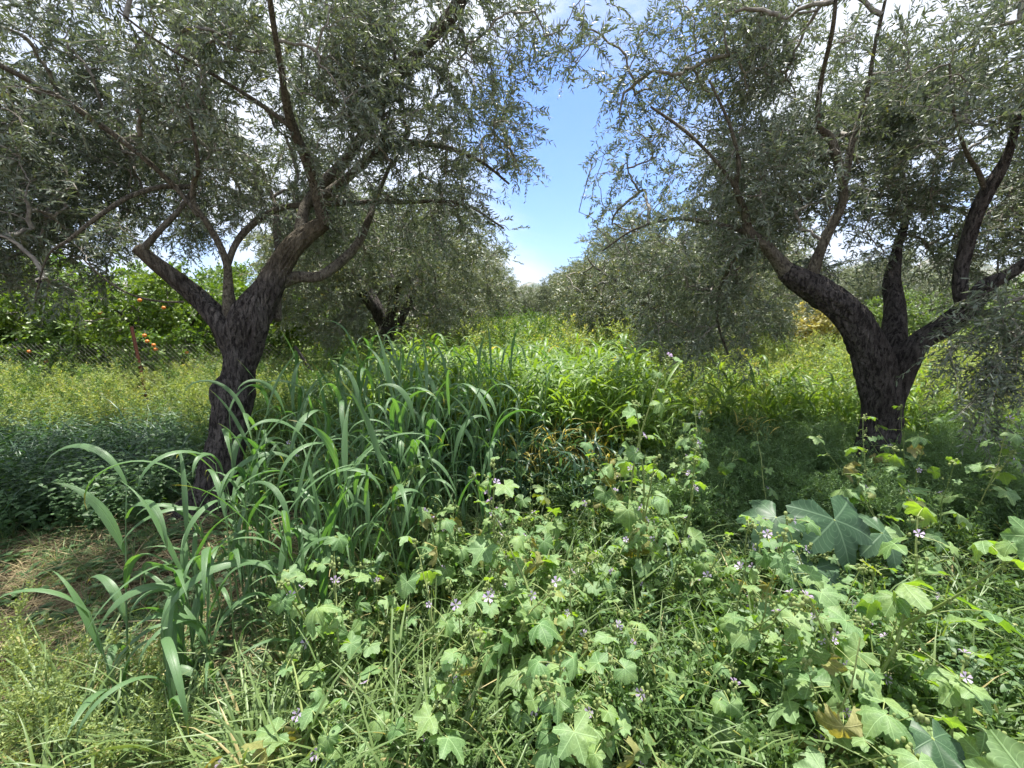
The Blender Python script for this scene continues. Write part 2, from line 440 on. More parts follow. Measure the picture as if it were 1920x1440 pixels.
M['dry_cereal'] = leaf_mat('yellowing_cereal', (.38, .34, .07), (.54, .48, .15), trans=(1.3, 1.1, .4), tf=.4, rough=.6)
M['straw'] = leaf_mat('dry_straw', (.20, .15, .075), (.42, .35, .20), trans=(1, 1, .8), tf=.15, rough=.8)
M['citrus'] = leaf_mat('citrus_leaf', (.055, .115, .025), (.16, .26, .06), trans=(1.4, 1.4, .25), tf=.32, rough=.46, spec=.4, patch=.3)
M['shrub'] = leaf_mat('shrub_leaf', (.08, .14, .04), (.17, .25, .08), trans=(1.3, 1.3, .4), tf=.3, rough=.5)
M['gold'] = leaf_mat('golden_leaf', (.28, .29, .11), (.48, .45, .20), trans=(1.3, 1.1, .4), tf=.4, rough=.5)
M['orange'] = plain_mat('orange_peel', (.62, .17, .02), (.75, .24, .03), 30, .4)
M['rust'] = plain_mat('rusty_iron', (.08, .027, .018), (.16, .05, .03), 60, .8, .2, 6, .4)
M['iron'] = plain_mat('dark_iron', (.03, .027, .025), (.07, .06, .055), 60, .7, .3)
M['wire'] = plain_mat('galvanised_wire', (.12, .11, .10), (.22, .20, .18), 60, .6, .5)
M['pipe'] = plain_mat('green_grey_pipe', (.10, .17, .15), (.20, .28, .26), 8, .35)
M['plank'] = plain_mat('red_brown_board', (.14, .055, .04), (.24, .10, .07), 9, .8)
M['treebark'] = bark_mat('far_bark', (.02, .017, .015), (.09, .08, .07), (.15, .135, .12), 18, .4)

# ------------------------------------------------------------------ ground
def gh(x, y):
    """ground height"""
    x = np.asarray(x, float); y = np.asarray(y, float)
    h = .025 * np.sin(1.7 * x + .6 * y + 1) + .02 * np.sin(-1.1 * x + 2.3 * y) + .012 * np.sin(4.1 * x + 3.3 * y + 2)
    fall = np.exp(-((x + 2.3) ** 2 + (y - 3.05) ** 2) / .5) * .14 + np.exp(-((x - 2.9) ** 2 + (y - 3.45) ** 2) / .5) * .10
    return h * np.exp(-(x * x + y * y) / 3000.0) + fall

def axis(lo, hi, fine, n):
    a = np.linspace(-1, 1, n); a = np.sign(a) * np.abs(a) ** 3.2
    return np.where(a < 0, -a * lo, a * hi)
gx = axis(-6000, 6000, 0, 301); gy = axis(-600, 7000, 0, 301) + 2.5
GX, GY = np.meshgrid(gx, gy, indexing='ij')
GZ = gh(GX, GY)
gb = MB()
gb.add(np.stack([GX, GY, GZ], -1).reshape(-1, 3), quads_grid(301, 301, closed=False)[:, ::-1] if False else quads_grid(301, 301, closed=False), 0.5)
s = NT('dry_soil')
ge = s.n('ShaderNodeNewGeometry')
n1 = s.n('ShaderNodeTexNoise', {'Vector': ge.outputs['Position'], 'Scale': 1.6, 'Detail': 8.0, 'Roughness': .65})
n2 = s.n('ShaderNodeTexNoise', {'Vector': ge.outputs['Position'], 'Scale': 38.0, 'Detail': 6.0, 'Roughness': .7})
n3 = s.n('ShaderNodeTexNoise', {'Vector': ge.outputs['Position'], 'Scale': .35, 'Detail': 3.0})
c = s.mix(s.ramp(n1.outputs['Fac'], .35, .65), (.060, .038, .028), (.13, .095, .060))
c = s.mix(s.ramp(n2.outputs['Fac'], .42, .72, 0, .8), c, (.20, .155, .095))
sepg = s.n('ShaderNodeSeparateXYZ', {0: ge.outputs['Position']})
# beyond the nearest rows the soil is covered by green growth
c = s.mix(s.math('MULTIPLY', s.ramp(sepg.outputs['Y'], 5.0, 14.0), s.ramp(n3.outputs['Fac'], .2, .5, .6, 1.0)), c, (.16, .21, .06))
bp = s.n('ShaderNodeBump', {'Strength': 1.0, 'Distance': 0.03, 'Height': n2.outputs['Fac']})
pr = s.n('ShaderNodeBsdfPrincipled', {'Base Color': c, 'Roughness': .95, 'Specular IOR Level': .15, 'Normal': bp.outputs[0]})
s.l(pr.outputs[0], s.out.inputs['Surface'])
M['soil'] = s.m
tag(gb.obj('ground', M['soil']), 'bare brown soil of the olive grove with green growth beyond', kind='structure')

# ------------------------------------------------------------------ far mountains
s = NT('mountain_scrub')
ge = s.n('ShaderNodeNewGeometry')
n1 = s.n('ShaderNodeTexNoise', {'Vector': ge.outputs['Position'], 'Scale': .006, 'Detail': 8.0, 'Roughness': .6})
c = s.mix(s.ramp(n1.outputs['Fac'], .4, .62), (.06, .085, .05), (.22, .20, .16))
pr = s.n('ShaderNodeBsdfPrincipled', {'Base Color': c, 'Roughness': .95, 'Specular IOR Level': .1})
s.l(pr.outputs[0], s.out.inputs['Surface'])
mb = MB()
na, nr = 240, 26
an = np.linspace(math.radians(-75), math.radians(75), na)[:, None]; rr = np.linspace(0, 1, nr)[None, :]
prof = 300 + 90 * np.sin(3.1 * an + .6) + 60 * np.sin(7.7 * an + 2) + 34 * np.sin(17 * an + 1) + 16 * np.sin(41 * an) - 230 * np.exp(-(an * 3.2) ** 2) * .55
dist = 3200 + rr * 1500
H = prof * np.sin(rr * PI * .5) ** 1.2 * (1 + .08 * np.sin(an * 60 + rr * 6) + .05 * np.sin(an * 131 + 9 * rr)) - 4
mb.add(np.stack([np.sin(an) * dist, np.cos(an) * dist, H * np.ones_like(dist)], -1).reshape(-1, 3), quads_grid(na, nr, closed=False), .5)
tag(mb.obj('mountains', s.m), 'distant blue mountain ridge on the horizon', kind='structure')

# ------------------------------------------------------------------ trees
def clump_noise(p, seed, fr=1.6):
    g = np.random.default_rng(seed); v = np.zeros(len(p))
    for q in range(7):
        k = norm(g.normal(size=3)) * fr * g.uniform(.7, 2.2); v += np.sin(p @ k * 2 + g.uniform(0, 6.28))
    return v / 7 ** .5

def sample_crown(ells, n, rng, shell=.45, noise_seed=None, thr=-.35, reject=None):
    """points in a union of ellipsoids (centre, radii, weight)"""
    out = []
    for c, r, w in ells:
        m = int(n * w * 2.2)
        d = norm(rng.normal(size=(m, 3))) * (rng.random((m, 1)) ** shell)
        p = np.array(c) + d * np.array(r)
        if noise_seed is not None: p = p[clump_noise(p, noise_seed) > thr]
        if reject is not None: p = p[~reject(p)]
        out.append(p[:int(n * w)])
    return np.vstack(out)

def grow(base, targets, rng, K=8, up=.25, wig=.05):
    """join every target to the nearest point of what has grown so far; base rows x,y,z"""
    nb = len(base); cap_ = nb + len(targets) * (K - 1)
    nodes = np.zeros((cap_, 3)); nodes[:nb] = base; own = np.full(cap_, -1); cnt = nb
    d0 = np.array([np.min(np.sum((base - t) ** 2, 1)) for t in targets])
    order = np.argsort(d0); C = []; par = []
    t = np.linspace(0, 1, K)[:, None]
    for bi, i in enumerate(order):
        q = targets[i]; d = np.sum((nodes[:cnt] - q) ** 2, 1); j = int(np.argmin(d)); p0 = nodes[j]; L = math.sqrt(d[j])
        dirn = (q - p0) / max(L, 1e-6)
        p1 = p0 + dirn * L * .35 + np.array([0, 0, up * L * .5]) + rng.normal(size=3) * L * .10
        p2 = q - dirn * L * .30 + np.array([0, 0, up * L * .35]) + rng.normal(size=3) * L * .10
        c = (1 - t) ** 3 * p0 + 3 * (1 - t) ** 2 * t * p1 + 3 * (1 - t) * t * t * p2 + t ** 3 * q
        c[1:-1] += rng.normal(size=(K - 2, 3)) * L * wig * .4
        C.append(c); par.append(own[j]); nodes[cnt:cnt + K - 1] = c[1:]; own[cnt:cnt + K - 1] = bi; cnt += K - 1
    C = np.array(C); par = np.array(par); w = np.ones(len(C))
    for b in range(len(C) - 1, -1, -1):
        if par[b] >= 0: w[par[b]] += w[b]
    return C, par, w

def twigs_on(C, rng, per, L=(.16, .36), out_c=None, grav=-.15, spread=.8, K=4):
    N = len(C); nt = N * per; idx = np.repeat(np.arange(N), per)
    t = np.where(rng.random(nt) < 1.0 / per, 1.0, rng.uniform(.25, 1.0, nt)) * (C.shape[1] - 1)
    i0 = np.minimum(t.astype(int), C.shape[1] - 2); fr = (t - i0)[:, None]
    p0 = C[idx, i0] * (1 - fr) + C[idx, i0 + 1] * fr
    d = norm(C[idx, i0 + 1] - C[idx, i0])
    o = 0 if out_c is None else norm(p0 - np.asarray(out_c)) * .35
    dr = norm(d * .55 + norm(rng.normal(size=(nt, 3))) * spread + o + np.array([0, 0, grav * .3]))
    ln = rng.uniform(L[0], L[1], nt)[:, None]
    s_ = np.linspace(0, 1, K)[None, :, None]
    P_ = p0[:, None] + dr[:, None] * ln[:, None] * s_ + np.array([0, 0, 1.0]) * grav * ln[:, None] * s_ ** 2 + rng.normal(size=(nt, 1, 3)) * .05 * ln[:, None] * s_ ** 2
    return P_, idx

def leaves_on(mb, T, rng, n, L, W, shape=LEAF6, spread=.75, up=.5, rnd=None, start=.12):
    """n leaves along every twig (N,K,3)"""
    N, K, _ = T.shape
    t = (np.linspace(start, 1, n)[None] + rng.uniform(-.04, .04, (N, n))).clip(0, 1) * (K - 1)
    i0 = np.minimum(t.astype(int), K - 2); fr = (t - i0)[..., None]
    ar = np.arange(N)[:, None]
    p = T[ar, i0] * (1 - fr) + T[ar, i0 + 1] * fr
    d = norm(T[ar, i0 + 1] - T[ar, i0])
    side = norm(np.cross(d, norm(rng.normal(size=(N, 1, 3)) + np.array([0, 0, .8]))))
    sg = np.where(np.arange(n) % 2 == 0, 1.0, -1.0)[None, :, None]
    dr = norm(d * (1 - spread * .45) + side * sg * spread + rng.normal(size=(N, n, 3)) * .28)
    p = p.reshape(-1, 3); dr = dr.reshape(-1, 3)
    X, Y, Z = frames(dr, rng, up)
    l = L * rng.uniform(.65, 1.2, len(p))[:, None]; w = W * rng.uniform(.75, 1.2, len(p))[:, None]
    r = rng.random(len(p)) if rnd is None else np.clip(np.repeat(rnd, n) + rng.normal(size=len(p)) * .2, 0, 1)
    replicate(mb, shape[0], shape[1], p, X * w, Y * l, Z * l, r)
    return len(p)

def hero_olive(name, label, base, limbs, ells, n_t, seed, tmat, extra_limit, twper=6, nleaf=26):
    rng = np.random.default_rng(seed)
    root = thing(name, label, 'olive tree', base)
    base = np.array(base)
    nodes = []
    for k, (kind, pts, sides, rough, ridge, mat) in enumerate(limbs):
        q = []
        for (u, v, Y, w) in pts:
            p = P(u, v, Y); q.append((p.x, p.y, p.z, PW(w, u, Y) / 2))
        sp = spline(q, .02 if kind == 'trunk' else .035)
        mb = MB(); tube(mb, sp, sides, rough, seed * 31 + k, 0, .5, ridge)
        mb.V = [v - base.astype(np.float32) for v in mb.V]
        mb.obj(kind, mat, root)
        if kind != 'trunk':
            nodes.append(sp[sp[:, 3] < .075][::3, :3])
    nodes = np.vstack(nodes)
    tg = sample_crown(ells, n_t, rng, .5, seed + 5, -.3, extra_limit)
    C, par, w = grow(nodes, tg, rng, 8)
    r0 = .0028 * w ** .5; r0 = np.minimum(r0, .016)
    r1 = np.where(w > 1.5, r0 * .6, .0016)
    R = r0[:, None] * (1 - np.linspace(0, 1, 8)[None]) + r1[:, None] * np.linspace(0, 1, 8)[None]
    tw, idx = twigs_on(C, rng, twper, (.14, .38), base + np.array([0, 0, 2.2]), -.18, .85)
    keep = np.linalg.norm(tw[:, -1] - np.array([0, 0, EYE]), axis=1) > 1.15
    keep &= ~extra_limit(tw[:, -1])
    tw = tw[keep]
    mb = MB(); b32 = base.astype(np.float32)
    tubes(mb, C, R, 5, rng.random(len(C)))
    mb.V = [v - b32 for v in mb.V]; mb.obj('branches', M['twig'], root)
    mb = MB()
    tubes(mb, tw, np.broadcast_to(np.array([[.0023, .0019, .0014, .0009]]), tw.shape[:2]), 3, .5)
    mb.V = [v - b32 for v in mb.V]; mb.obj('twigs', M['twig'], root)
    mb = MB()
    nl = leaves_on(mb, tw, rng, nleaf, .047, .0105, LEAF6)
    mb.V = [v - b32 for v in mb.V]; mb.obj('crown', M['olive'], root)
    print(name, 'branches', len(C), 'twigs', len(tw), 'leaves', nl)
    return root

def wpt(x, y, z):
    return (x, y, z)

LB = (float(P(375, 985, 3.05).x), 3.05, 0.0)
TM = M['trunk']; LM = M['limb']
left_limbs = [
 ('trunk', [(345, 1035, 2.98, 230), (368, 990, 3.02, 170), (388, 955, 3.04, 122), (408, 915, 3.08, 94), (416, 880, 3.1, 86), (428, 820, 3.15, 74), (438, 750, 3.2, 76), (441, 725, 3.22, 70), (448, 690, 3.25, 60), (453, 650, 3.3, 70), (462, 612, 3.3, 76), (480, 578, 3.32, 68), (503, 543, 3.35, 54), (525, 500, 3.4, 44), (548, 464, 3.4, 40), (575, 440, 3.45, 36), (608, 418, 3.45, 27)], 64, .055, .11, TM),
 ('limb', [(424, 780, 3.16, 26), (412, 752, 3.15, 34), (408, 730, 3.15, 32), (418, 708, 3.18, 16), (430, 690, 3.2, 8)], 20, .12, .08, TM),
 ('limb', [(450, 705, 3.26, 26), (437, 655, 3.27, 50), (411, 602, 3.26, 48), (372, 560, 3.25, 40), (322, 517, 3.15, 36), (285, 488, 3.1, 32), (256, 464, 3.05, 27)], 32, .06, .06, TM),
 ('limb', [(266, 470, 3.06, 15), (300, 432, 3.1, 12), (338, 392, 3.2, 10), (362, 352, 3.3, 8), (366, 320, 3.4, 8)], 12, .10, .02, LM),
 ('limb', [(368, 348, 3.3, 10), (340, 351, 3.2, 12), (305, 350, 3.1, 11), (245, 368, 2.95, 11), (185, 405, 2.85, 10), (130, 450, 2.8, 8), (90, 480, 2.8, 5), (65, 560, 2.8, 3)], 9, .10, .02, LM),
 ('limb', [(436, 620, 3.3, 40), (428, 560, 3.25, 22), (426, 500, 3.2, 15), (410, 455, 3.15, 14), (388, 418, 3.1, 13), (362, 378, 3.05, 12), (364, 340, 3.0, 10), (372, 312, 2.9, 8), (360, 230, 2.8, 6), (330, 120, 2.7, 4)], 12, .10, .02, LM),
 ('limb', [(425, 505, 3.2, 13), (440, 462, 3.3, 13), (462, 430, 3.4, 14), (500, 402, 3.5, 13), (545, 387, 3.6, 12), (640, 381, 3.7, 10), (760, 378, 3.8, 8), (865, 382, 3.8, 6), (945, 428, 3.8, 3)], 10, .10, .02, LM),
 ('limb', [(455, 720, 3.28, 24), (474, 660, 3.28, 36), (486, 605, 3.27, 38), (486, 565, 3.28, 32), (500, 540, 3.34, 24)], 24, .09, .06, TM),
 ('limb', [(610, 420, 3.45, 26), (598, 385, 3.4, 22), (590, 350, 3.35, 20), (584, 322, 3.3, 24), (565, 275, 3.2, 18), (548, 235, 3.1, 17), (538, 195, 3.0, 15), (528, 130, 2.85, 12), (515, 60, 2.7, 10), (500, -40, 2.5, 8)], 14, .11, .02, LM),
 ('limb', [(560, 452, 3.45, 24), (572, 390, 3.6, 20), (600, 350, 3.7, 20), (645, 305, 3.75, 20), (695, 230, 3.7, 19), (735, 160, 3.6, 19), (790, 90, 3.5, 20), (850, 20, 3.4, 22), (885, -50, 3.3, 18)], 16, .11, .02, LM),
 ('limb', [(602, 372, 3.5, 18), (655, 330, 3.55, 17), (700, 290, 3.55, 16), (735, 274, 3.6, 13), (775, 268, 3.65, 11), (835, 276, 3.7, 9), (900, 302, 3.75, 6), (955, 345, 3.8, 4)], 12, .10, .02, LM),
 ('limb', [(716, 282, 3.58, 11), (719, 235, 3.6, 9), (712, 180, 3.6, 7), (730, 110, 3.6, 5)], 9, .10, .02, LM),
 ('limb', [(505, 540, 3.35, 34), (552, 520, 3.45, 24), (600, 518, 3.5, 20), (640, 490, 3.6, 18), (672, 455, 3.68, 15), (690, 415, 3.75, 13), (706, 370, 3.85, 9), (735, 300, 3.95, 6)], 14, .09, 0, LM),
 ('limb', [(-60, 90, 2.6, 14), (0, 122, 2.65, 13), (90, 170, 2.75, 13), (190, 235, 2.9, 13), (262, 290, 3.0, 12), (330, 352, 3.15, 12), (372, 405, 3.15, 10)], 10, .10, .02, LM),
 ('limb', [(548, 240, 3.1, 10), (480, 190, 3.0, 8), (400, 140, 2.8, 7), (300, 80, 2.6, 5), (220, 20, 2.5, 4)], 9, .10, .02, LM),
 ('limb', [(345, 566, 3.25, 5), (300, 565, 3.2, 5), (245, 552, 3.1, 5), (195, 522, 3.0, 4), (150, 480, 2.9, 3)], 7, .03, 0, LM),
 ('limb', [(520, 600, 3.5, 16), (522, 520, 3.7, 14), (520, 440, 3.9, 13), (515, 380, 4.1, 9), (480, 300, 4.3, 6)], 9, .10, .02, LM),
]
RB = (float(P(1640, 945, 3.4).x), 3.4, 0.0)
RM = M['trunk_r']
right_limbs = [
 ('trunk', [(1632, 990, 3.36, 150), (1636, 950, 3.38, 122), (1632, 905, 3.4, 94), (1640, 850, 3.4, 86), (1652, 800, 3.42, 80), (1650, 750, 3.42, 84), (1643, 700, 3.42, 86), (1628, 650, 3.41, 76), (1604, 608, 3.41, 70), (1572, 572, 3.42, 64), (1535, 546, 3.45, 59), (1500, 526, 3.45, 52), (1472, 508, 3.45, 38)], 64, .05, .09, RM),
 ('limb', [(1480, 515, 3.45, 38), (1456, 487, 3.45, 27), (1430, 456, 3.45, 24), (1404, 436, 3.45, 20), (1396, 395, 3.4, 12), (1380, 350, 3.35, 10), (1386, 312, 3.3, 8), (1370, 240, 3.2, 6), (1330, 150, 3.1, 4)], 14, .08, 0, LM),
 ('limb', [(1380, 352, 3.35, 9), (1340, 300, 3.3, 7), (1290, 250, 3.2, 6), (1220, 200, 3.1, 4)], 8, .10, .02, LM),
 ('limb', [(1404, 436, 3.45, 12), (1340, 420, 3.6, 9), (1270, 410, 3.7, 7), (1190, 430, 3.8, 4), (1130, 470, 3.9, 3)], 8, .10, .02, LM),
 ('limb', [(1516, 540, 3.45, 30), (1530, 490, 3.4, 22), (1550, 442, 3.35, 20), (1581, 378, 3.3, 19), (1578, 330, 3.25, 17), (1566, 285, 3.2, 16), (1554, 256, 3.2, 15), (1533, 232, 3.15, 11), (1540, 150, 3.0, 10), (1560, 60, 2.8, 8), (1570, -30, 2.7, 6)], 14, .11, .02, LM),
 ('limb', [(1584, 345, 3.28, 13), (1598, 270, 3.3, 12), (1618, 205, 3.3, 12), (1630, 150, 3.25, 9), (1640, 90, 3.2, 7), (1660, 0, 3.1, 5)], 10, .10, .02, LM),
 ('limb', [(1668, 690, 3.5, 60), (1676, 630, 3.6, 52), (1678, 575, 3.7, 44), (1672, 525, 3.8, 34), (1682, 470, 3.9, 20), (1700, 400, 4.0, 13), (1690, 300, 4.1, 9), (1700, 180, 4.1, 6)], 18, .08, .04, RM),
 ('limb', [(1656, 830, 3.44, 34), (1668, 755, 3.44, 62), (1688, 695, 3.42, 62), (1722, 645, 3.38, 52), (1775, 608, 3.3, 52), (1815, 575, 3.22, 50), (1850, 535, 3.15, 44), (1880, 520, 3.1, 30), (1930, 490, 3.0, 26), (2010, 440, 2.9, 20), (2100, 340, 2.8, 14)], 26, .08, .05, RM),
 ('limb', [(1812, 585, 3.22, 36), (1800, 545, 3.2, 32), (1802, 495, 3.2, 29), (1822, 425, 3.15, 29), (1842, 375, 3.1, 30), (1872, 325, 3.05, 27), (1892, 285, 3.0, 20), (1912, 210, 2.9, 15), (1935, 120, 2.8, 12), (1960, 0, 2.6, 9)], 18, .08, .03, RM),
 ('limb', [(1850, 368, 3.1, 14), (1836, 325, 3.05, 11), (1815, 290, 3.0, 9), (1790, 220, 2.9, 7), (1780, 120, 2.8, 5)], 9, .10, .02, LM),
 ('limb', [(1410, 445, 3.5, 10), (1380, 480, 3.8, 8), (1350, 540, 4.2, 7), (1345, 600, 4.4, 6), (1365, 665, 4.5, 4)], 8, .10, .02, LM),
]

def limit_left(p):
    r = (p[:, 1] < np.where(p[:, 0] > -1.5, 2.75, 2.2)) | (p[:, 2] < 1.0) | ((p[:, 2] > EYE + .70 * p[:, 1]) & (p[:, 0] > -2.2))
    r |= (p[:, 0] > .02 + .09 * p[:, 1]) & (p[:, 2] < 3.25)
    r |= (np.abs(p[:, 0] - .4) < 1.2) & (np.modf(np.abs(np.sin(p[:, 0] * 91.7 + p[:, 1] * 57.3 + p[:, 2] * 33.1)) * 437.5)[0] < .42)
    # kept open in front of the trunk, below the lowest boughs
    r |= (p[:, 2] < 2.0) & (p[:, 0] > -3.1)
    r |= (np.linalg.norm(p - np.array([0, 0, EYE]), axis=1) < 1.7)
    return r
def limit_right(p):
    r = (p[:, 1] < np.where((p[:, 0] < 2.4) & (p[:, 2] > 1.5), 2.8, 2.1)) | (p[:, 2] < .55) | ((p[:, 2] > EYE + .70 * p[:, 1]) & (p[:, 0] < 3.0))
    r |= (p[:, 0] < .10 + .115 * p[:, 1]) & (p[:, 2] < 3.3)
    r |= (np.linalg.norm(p - np.array([0, 0, EYE]), axis=1) < 1.7)
    r |= (np.abs(p[:, 0] - .4) < 1.1) & (np.modf(np.abs(np.sin(p[:, 0] * 91.7 + p[:, 1] * 57.3 + p[:, 2] * 33.1)) * 437.5)[0] < .38)
    r |= (p[:, 2] < 1.75) & (p[:, 0] < 2.35) & (p[:, 1] < 3.6)
    return r

left_ells = [((-2.0, 3.8, 3.2), (2.2, 1.6, 1.0), .40), ((-.75, 3.9, 2.9), (1.05, 1.0, .78), .115), ((-.4, 3.4, 3.75), (1.2, 1.0, .5), .07),
             ((-4.3, 3.7, 2.85), (1.8, 1.7, .95), .32), ((-3.9, 3.2, 2.15), (1.3, .8, .5), .06), ((-1.2, 4.4, 2.2), (1.3, .6, .5), .04)]
right_ells = [((3.1, 3.8, 3.15), (2.2, 1.6, 1.0), .36), ((1.45, 4.0, 2.7), (1.0, 1.0, .95), .09), ((1.3, 3.4, 3.75), (1.1, 1.0, .5), .07),
              ((2.0, 4.6, 1.75), (.75, .6, .85), .05), ((4.6, 3.6, 2.6), (1.4, 1.5, .95), .20), ((3.35, 2.8, 1.25), (.6, .45, .5), .03), ((2.5, 4.2, 2.3), (1.0, .8, .7), .06)]
hero_olive('olive_tree', 'large olive tree with leaning trunk on the left, its foot among broad bladed cereals', LB, left_limbs, left_ells, 1500, 11, TM, limit_left)
hero_olive('olive_tree', 'large olive tree with thick dark Y forked trunk on the right behind pale mallows', RB, right_limbs, right_ells, 1500, 23, RM, limit_right)

def small_tree(name, seed, height=3.9, rad=2.3, trunk_h=.95, tr=.20, n_t=420, per=5, nl=16, leaf=(.080, .021), shape=LEAF4, leafm='olive_far', low=.78, lean=0.0, cat=None, label=None, group=None, tm='treebark'):
    rng = np.random.default_rng(seed)
    root = thing(name, label, cat, (0, 0, 0), group)
    nodes = []
    mb = MB()
    tp = [(0, 0, -.1, tr * 1.35), (lean * .2, 0, .2, tr), (lean * .6, .03, trunk_h * .6, tr * .85), (lean, 0, trunk_h, tr * 1.0)]
    sp = spline(tp, .06); tube(mb, sp, 14, .08, seed)
    for k in range(5):
        a = k * 2 * PI / 5 + rng.uniform(-.3, .3); ro = rad * rng.uniform(.55, .8); zt = height * rng.uniform(.62, .8)
        q = [(lean, 0, trunk_h * .9, tr * .6), (lean + ro * .3 * math.cos(a), ro * .3 * math.sin(a), trunk_h + (zt - trunk_h) * .4, tr * .42), (lean + ro * .65 * math.cos(a + .2), ro * .65 * math.sin(a + .2), trunk_h + (zt - trunk_h) * .7, tr * .26), (lean + ro * math.cos(a), ro * math.sin(a), zt, tr * .1)]
        sq = spline(q, .12); tube(mb, sq, 8, .06, seed + k); nodes.append(sq[2:, :3])
    mb.obj('trunk', M[tm], root)
    cz = (height + low) / 2; rz = (height - low) / 2
    ells = [((lean, 0, cz), (rad, rad, rz), .6)]
    for k in range(7):
        a = rng.uniform(0, 2 * PI); e = rng.uniform(-.5, .9)
        ells.append(((lean + rad * .62 * math.cos(a), rad * .62 * math.sin(a), cz + rz * .55 * e), (rad * .48, rad * .48, rz * .5), .057))
    tg = sample_crown(ells, n_t, rng, .32, seed + 3, -.3)
    C, par, w = grow(np.vstack(nodes), tg, rng, 6)
    r0 = np.minimum(.005 * w ** .5, .04); R = r0[:, None] * np.linspace(1, .45, 6)[None]
    tw, idx = twigs_on(C, rng, per, (.16, .42), (lean, 0, cz), -.25, .8, 3)
    tw = tw[tw[:, :, 2].min(1) > low * .45]
    mb = MB(); tubes(mb, C, R, 4, .5); tubes(mb, tw, np.broadcast_to(np.array([[.0026, .002, .001]]), tw.shape[:2]), 3, .5)
    mb.obj('branches', M['twig'], root)
    mb = MB(); leaves_on(mb, tw, rng, nl, leaf[0], leaf[1], shape, up=.4)
    mb.obj('crown', M[leafm], root)
    return root

protos = [small_tree('olive_tree', 101, 3.95, 2.35, 1.3, .24, n_t=1050, nl=20, cat='olive tree'), small_tree('olive_tree', 102, 4.1, 2.3, n_t=1050, nl=20, cat='olive tree', lean=.5),
          small_tree('olive_tree', 103, 3.9, 2.5, n_t=1050, nl=20, cat='olive tree', lean=-.3, low=.5)]
ROW = 'olive trees in the two rows running away from the camera'
row_spots = [
 (0, -2.45, 8.7, 0.3, 1.0, 'second olive tree of the left row, black trunk left of the cereal field'),
 (2, 3.45, 9.4, 1.9, 1.0, 'second olive tree of the right row, drooping low behind the forked tree'),
 (1, -1.9, 15.2, 3.9, 1.0, 'third olive tree of the left row with a leaning dark bough'),
 (2, 3.75, 15.6, 4.3, 1.02, 'third olive tree of the right row, rounded crown beside the sky gap'),
 (0, -1.9, 22.0, 5.0, .98, 'fourth olive tree of the left row, small grey crown near the gap'),
 (1, 4.1, 22.0, 2.2, 1.0, 'fourth olive tree of the right row, small grey crown near the gap'),
 (2, -1.7, 29.0, 1.0, 1.0, 'fifth olive tree of the left row, mostly hidden behind nearer crowns'),
 (0, 4.3, 29.0, 3.0, 1.0, 'fifth olive tree of the right row, mostly hidden behind nearer crowns'),
 (1, 1.2, 42.0, 0.5, 1.1, 'far olive tree closing the end of the avenue under the blue ridge'),
 (0, 5.5, 40.0, 0.9, 1.1, 'far olive tree at the end of the right row'),
 (2, -3.2, 40.0, 2.9, 1.1, 'far olive tree at the end of the left row'),
 (2, -8.6, 19.0, 2.0, 1.05, 'olive tree of the next row on the left, right of the orange trees'),
 (1, -9.5, 27.0, 4.0, 1.05, 'farther olive tree of the next row on the left'),
 (0, 10.5, 17.5, 5.2, 1.05, 'olive tree of the next row on the right, behind the golden leaved tree'),
 (1, 11.0, 25.0, 1.2, 1.05, 'farther olive tree of the next row on the right'),
 (2, 17.0, 19.0, 3.3, 1.15, 'olive tree far out on the right beyond the green pipe rail'),
]
used = set()
for (k, x, y, rz, sc, lab) in row_spots:
    loc = (x, y, float(gh(x, y)))
    if k not in used:
        used.add(k); o = protos[k]; o.location = loc; o.rotation_euler = (0, 0, rz); o.scale = (sc, sc, sc); o['label'] = lab; o['group'] = ROW
    else:
        o = dup(protos[k], loc, rz, sc, lab, ROW)

# orange trees behind the wire fence on the left
cit = [small_tree('orange_tree', 201, 2.9, 1.75, .55, .10, 330, 5, 10, (.10, .046), LEAF6, 'citrus', .25, cat='orange tree'),
       small_tree('orange_tree', 202, 3.1, 1.8, .55, .10, 330, 5, 10, (.10, .046), LEAF6, 'citrus', .25, cat='orange tree')]
CG = 'orange trees beyond the wire fence'
cspots = [(0, -8.6, 9.0, .4, 1.0, 'orange tree straight behind the rusty iron post, oranges hanging near it'),
          (1, -11.6, 9.6, 1.4, 1.0, 'orange tree at the left edge of the view behind the fence'),
          (1, -5.9, 10.2, 2.6, .92, 'orange tree partly hidden by the trunk of the leaning olive'),
          (0, -7.1, 8.6, 2.2, .85, 'low orange tree between the rusty post and the leaning olive trunk'),
          (1, -10.2, 8.5, 5.5, .82, 'low orange tree just behind the wire fence left of the rusty post'),
          (1, -13.6, 9.4, .3, .95, 'orange tree cut by the left edge of the view'),
          (0, -14.8, 11.5, 4.0, 1.1, 'orange tree of the back row farthest to the left'),
          (0, -9.4, 13.5, 3.0, 1.1, 'orange tree of the back row behind the post tree'),
          (1, -6.0, 14.5, 5.0, 1.0, 'orange tree of the back row showing right of the leaning olive trunk')]
ctrees = []
used = set()
for (k, x, y, rz, sc, lab) in cspots:
    loc = (x, y, float(gh(x, y)))
    if k not in used:
        used.add(k); o = cit[k]; o.location = loc; o.rotation_euler = (0, 0, rz); o.scale = (sc, sc, sc); o['label'] = lab; o['group'] = CG
    else: o = dup(cit[k], loc, rz, sc, lab, CG)
    ctrees.append(o)
mb = MB()
th = np.linspace(0, PI, 9); ph = np.linspace(0, 2 * PI, 14, endpoint=False)
sv = np.stack([np.sin(th)[:, None] * np.cos(ph)[None], np.sin(th)[:, None] * np.sin(ph)[None], np.cos(th)[:, None] * np.ones((1, 14)) * .93 - .05 * np.exp(-th[:, None] ** 2 * 6)], -1) * .042
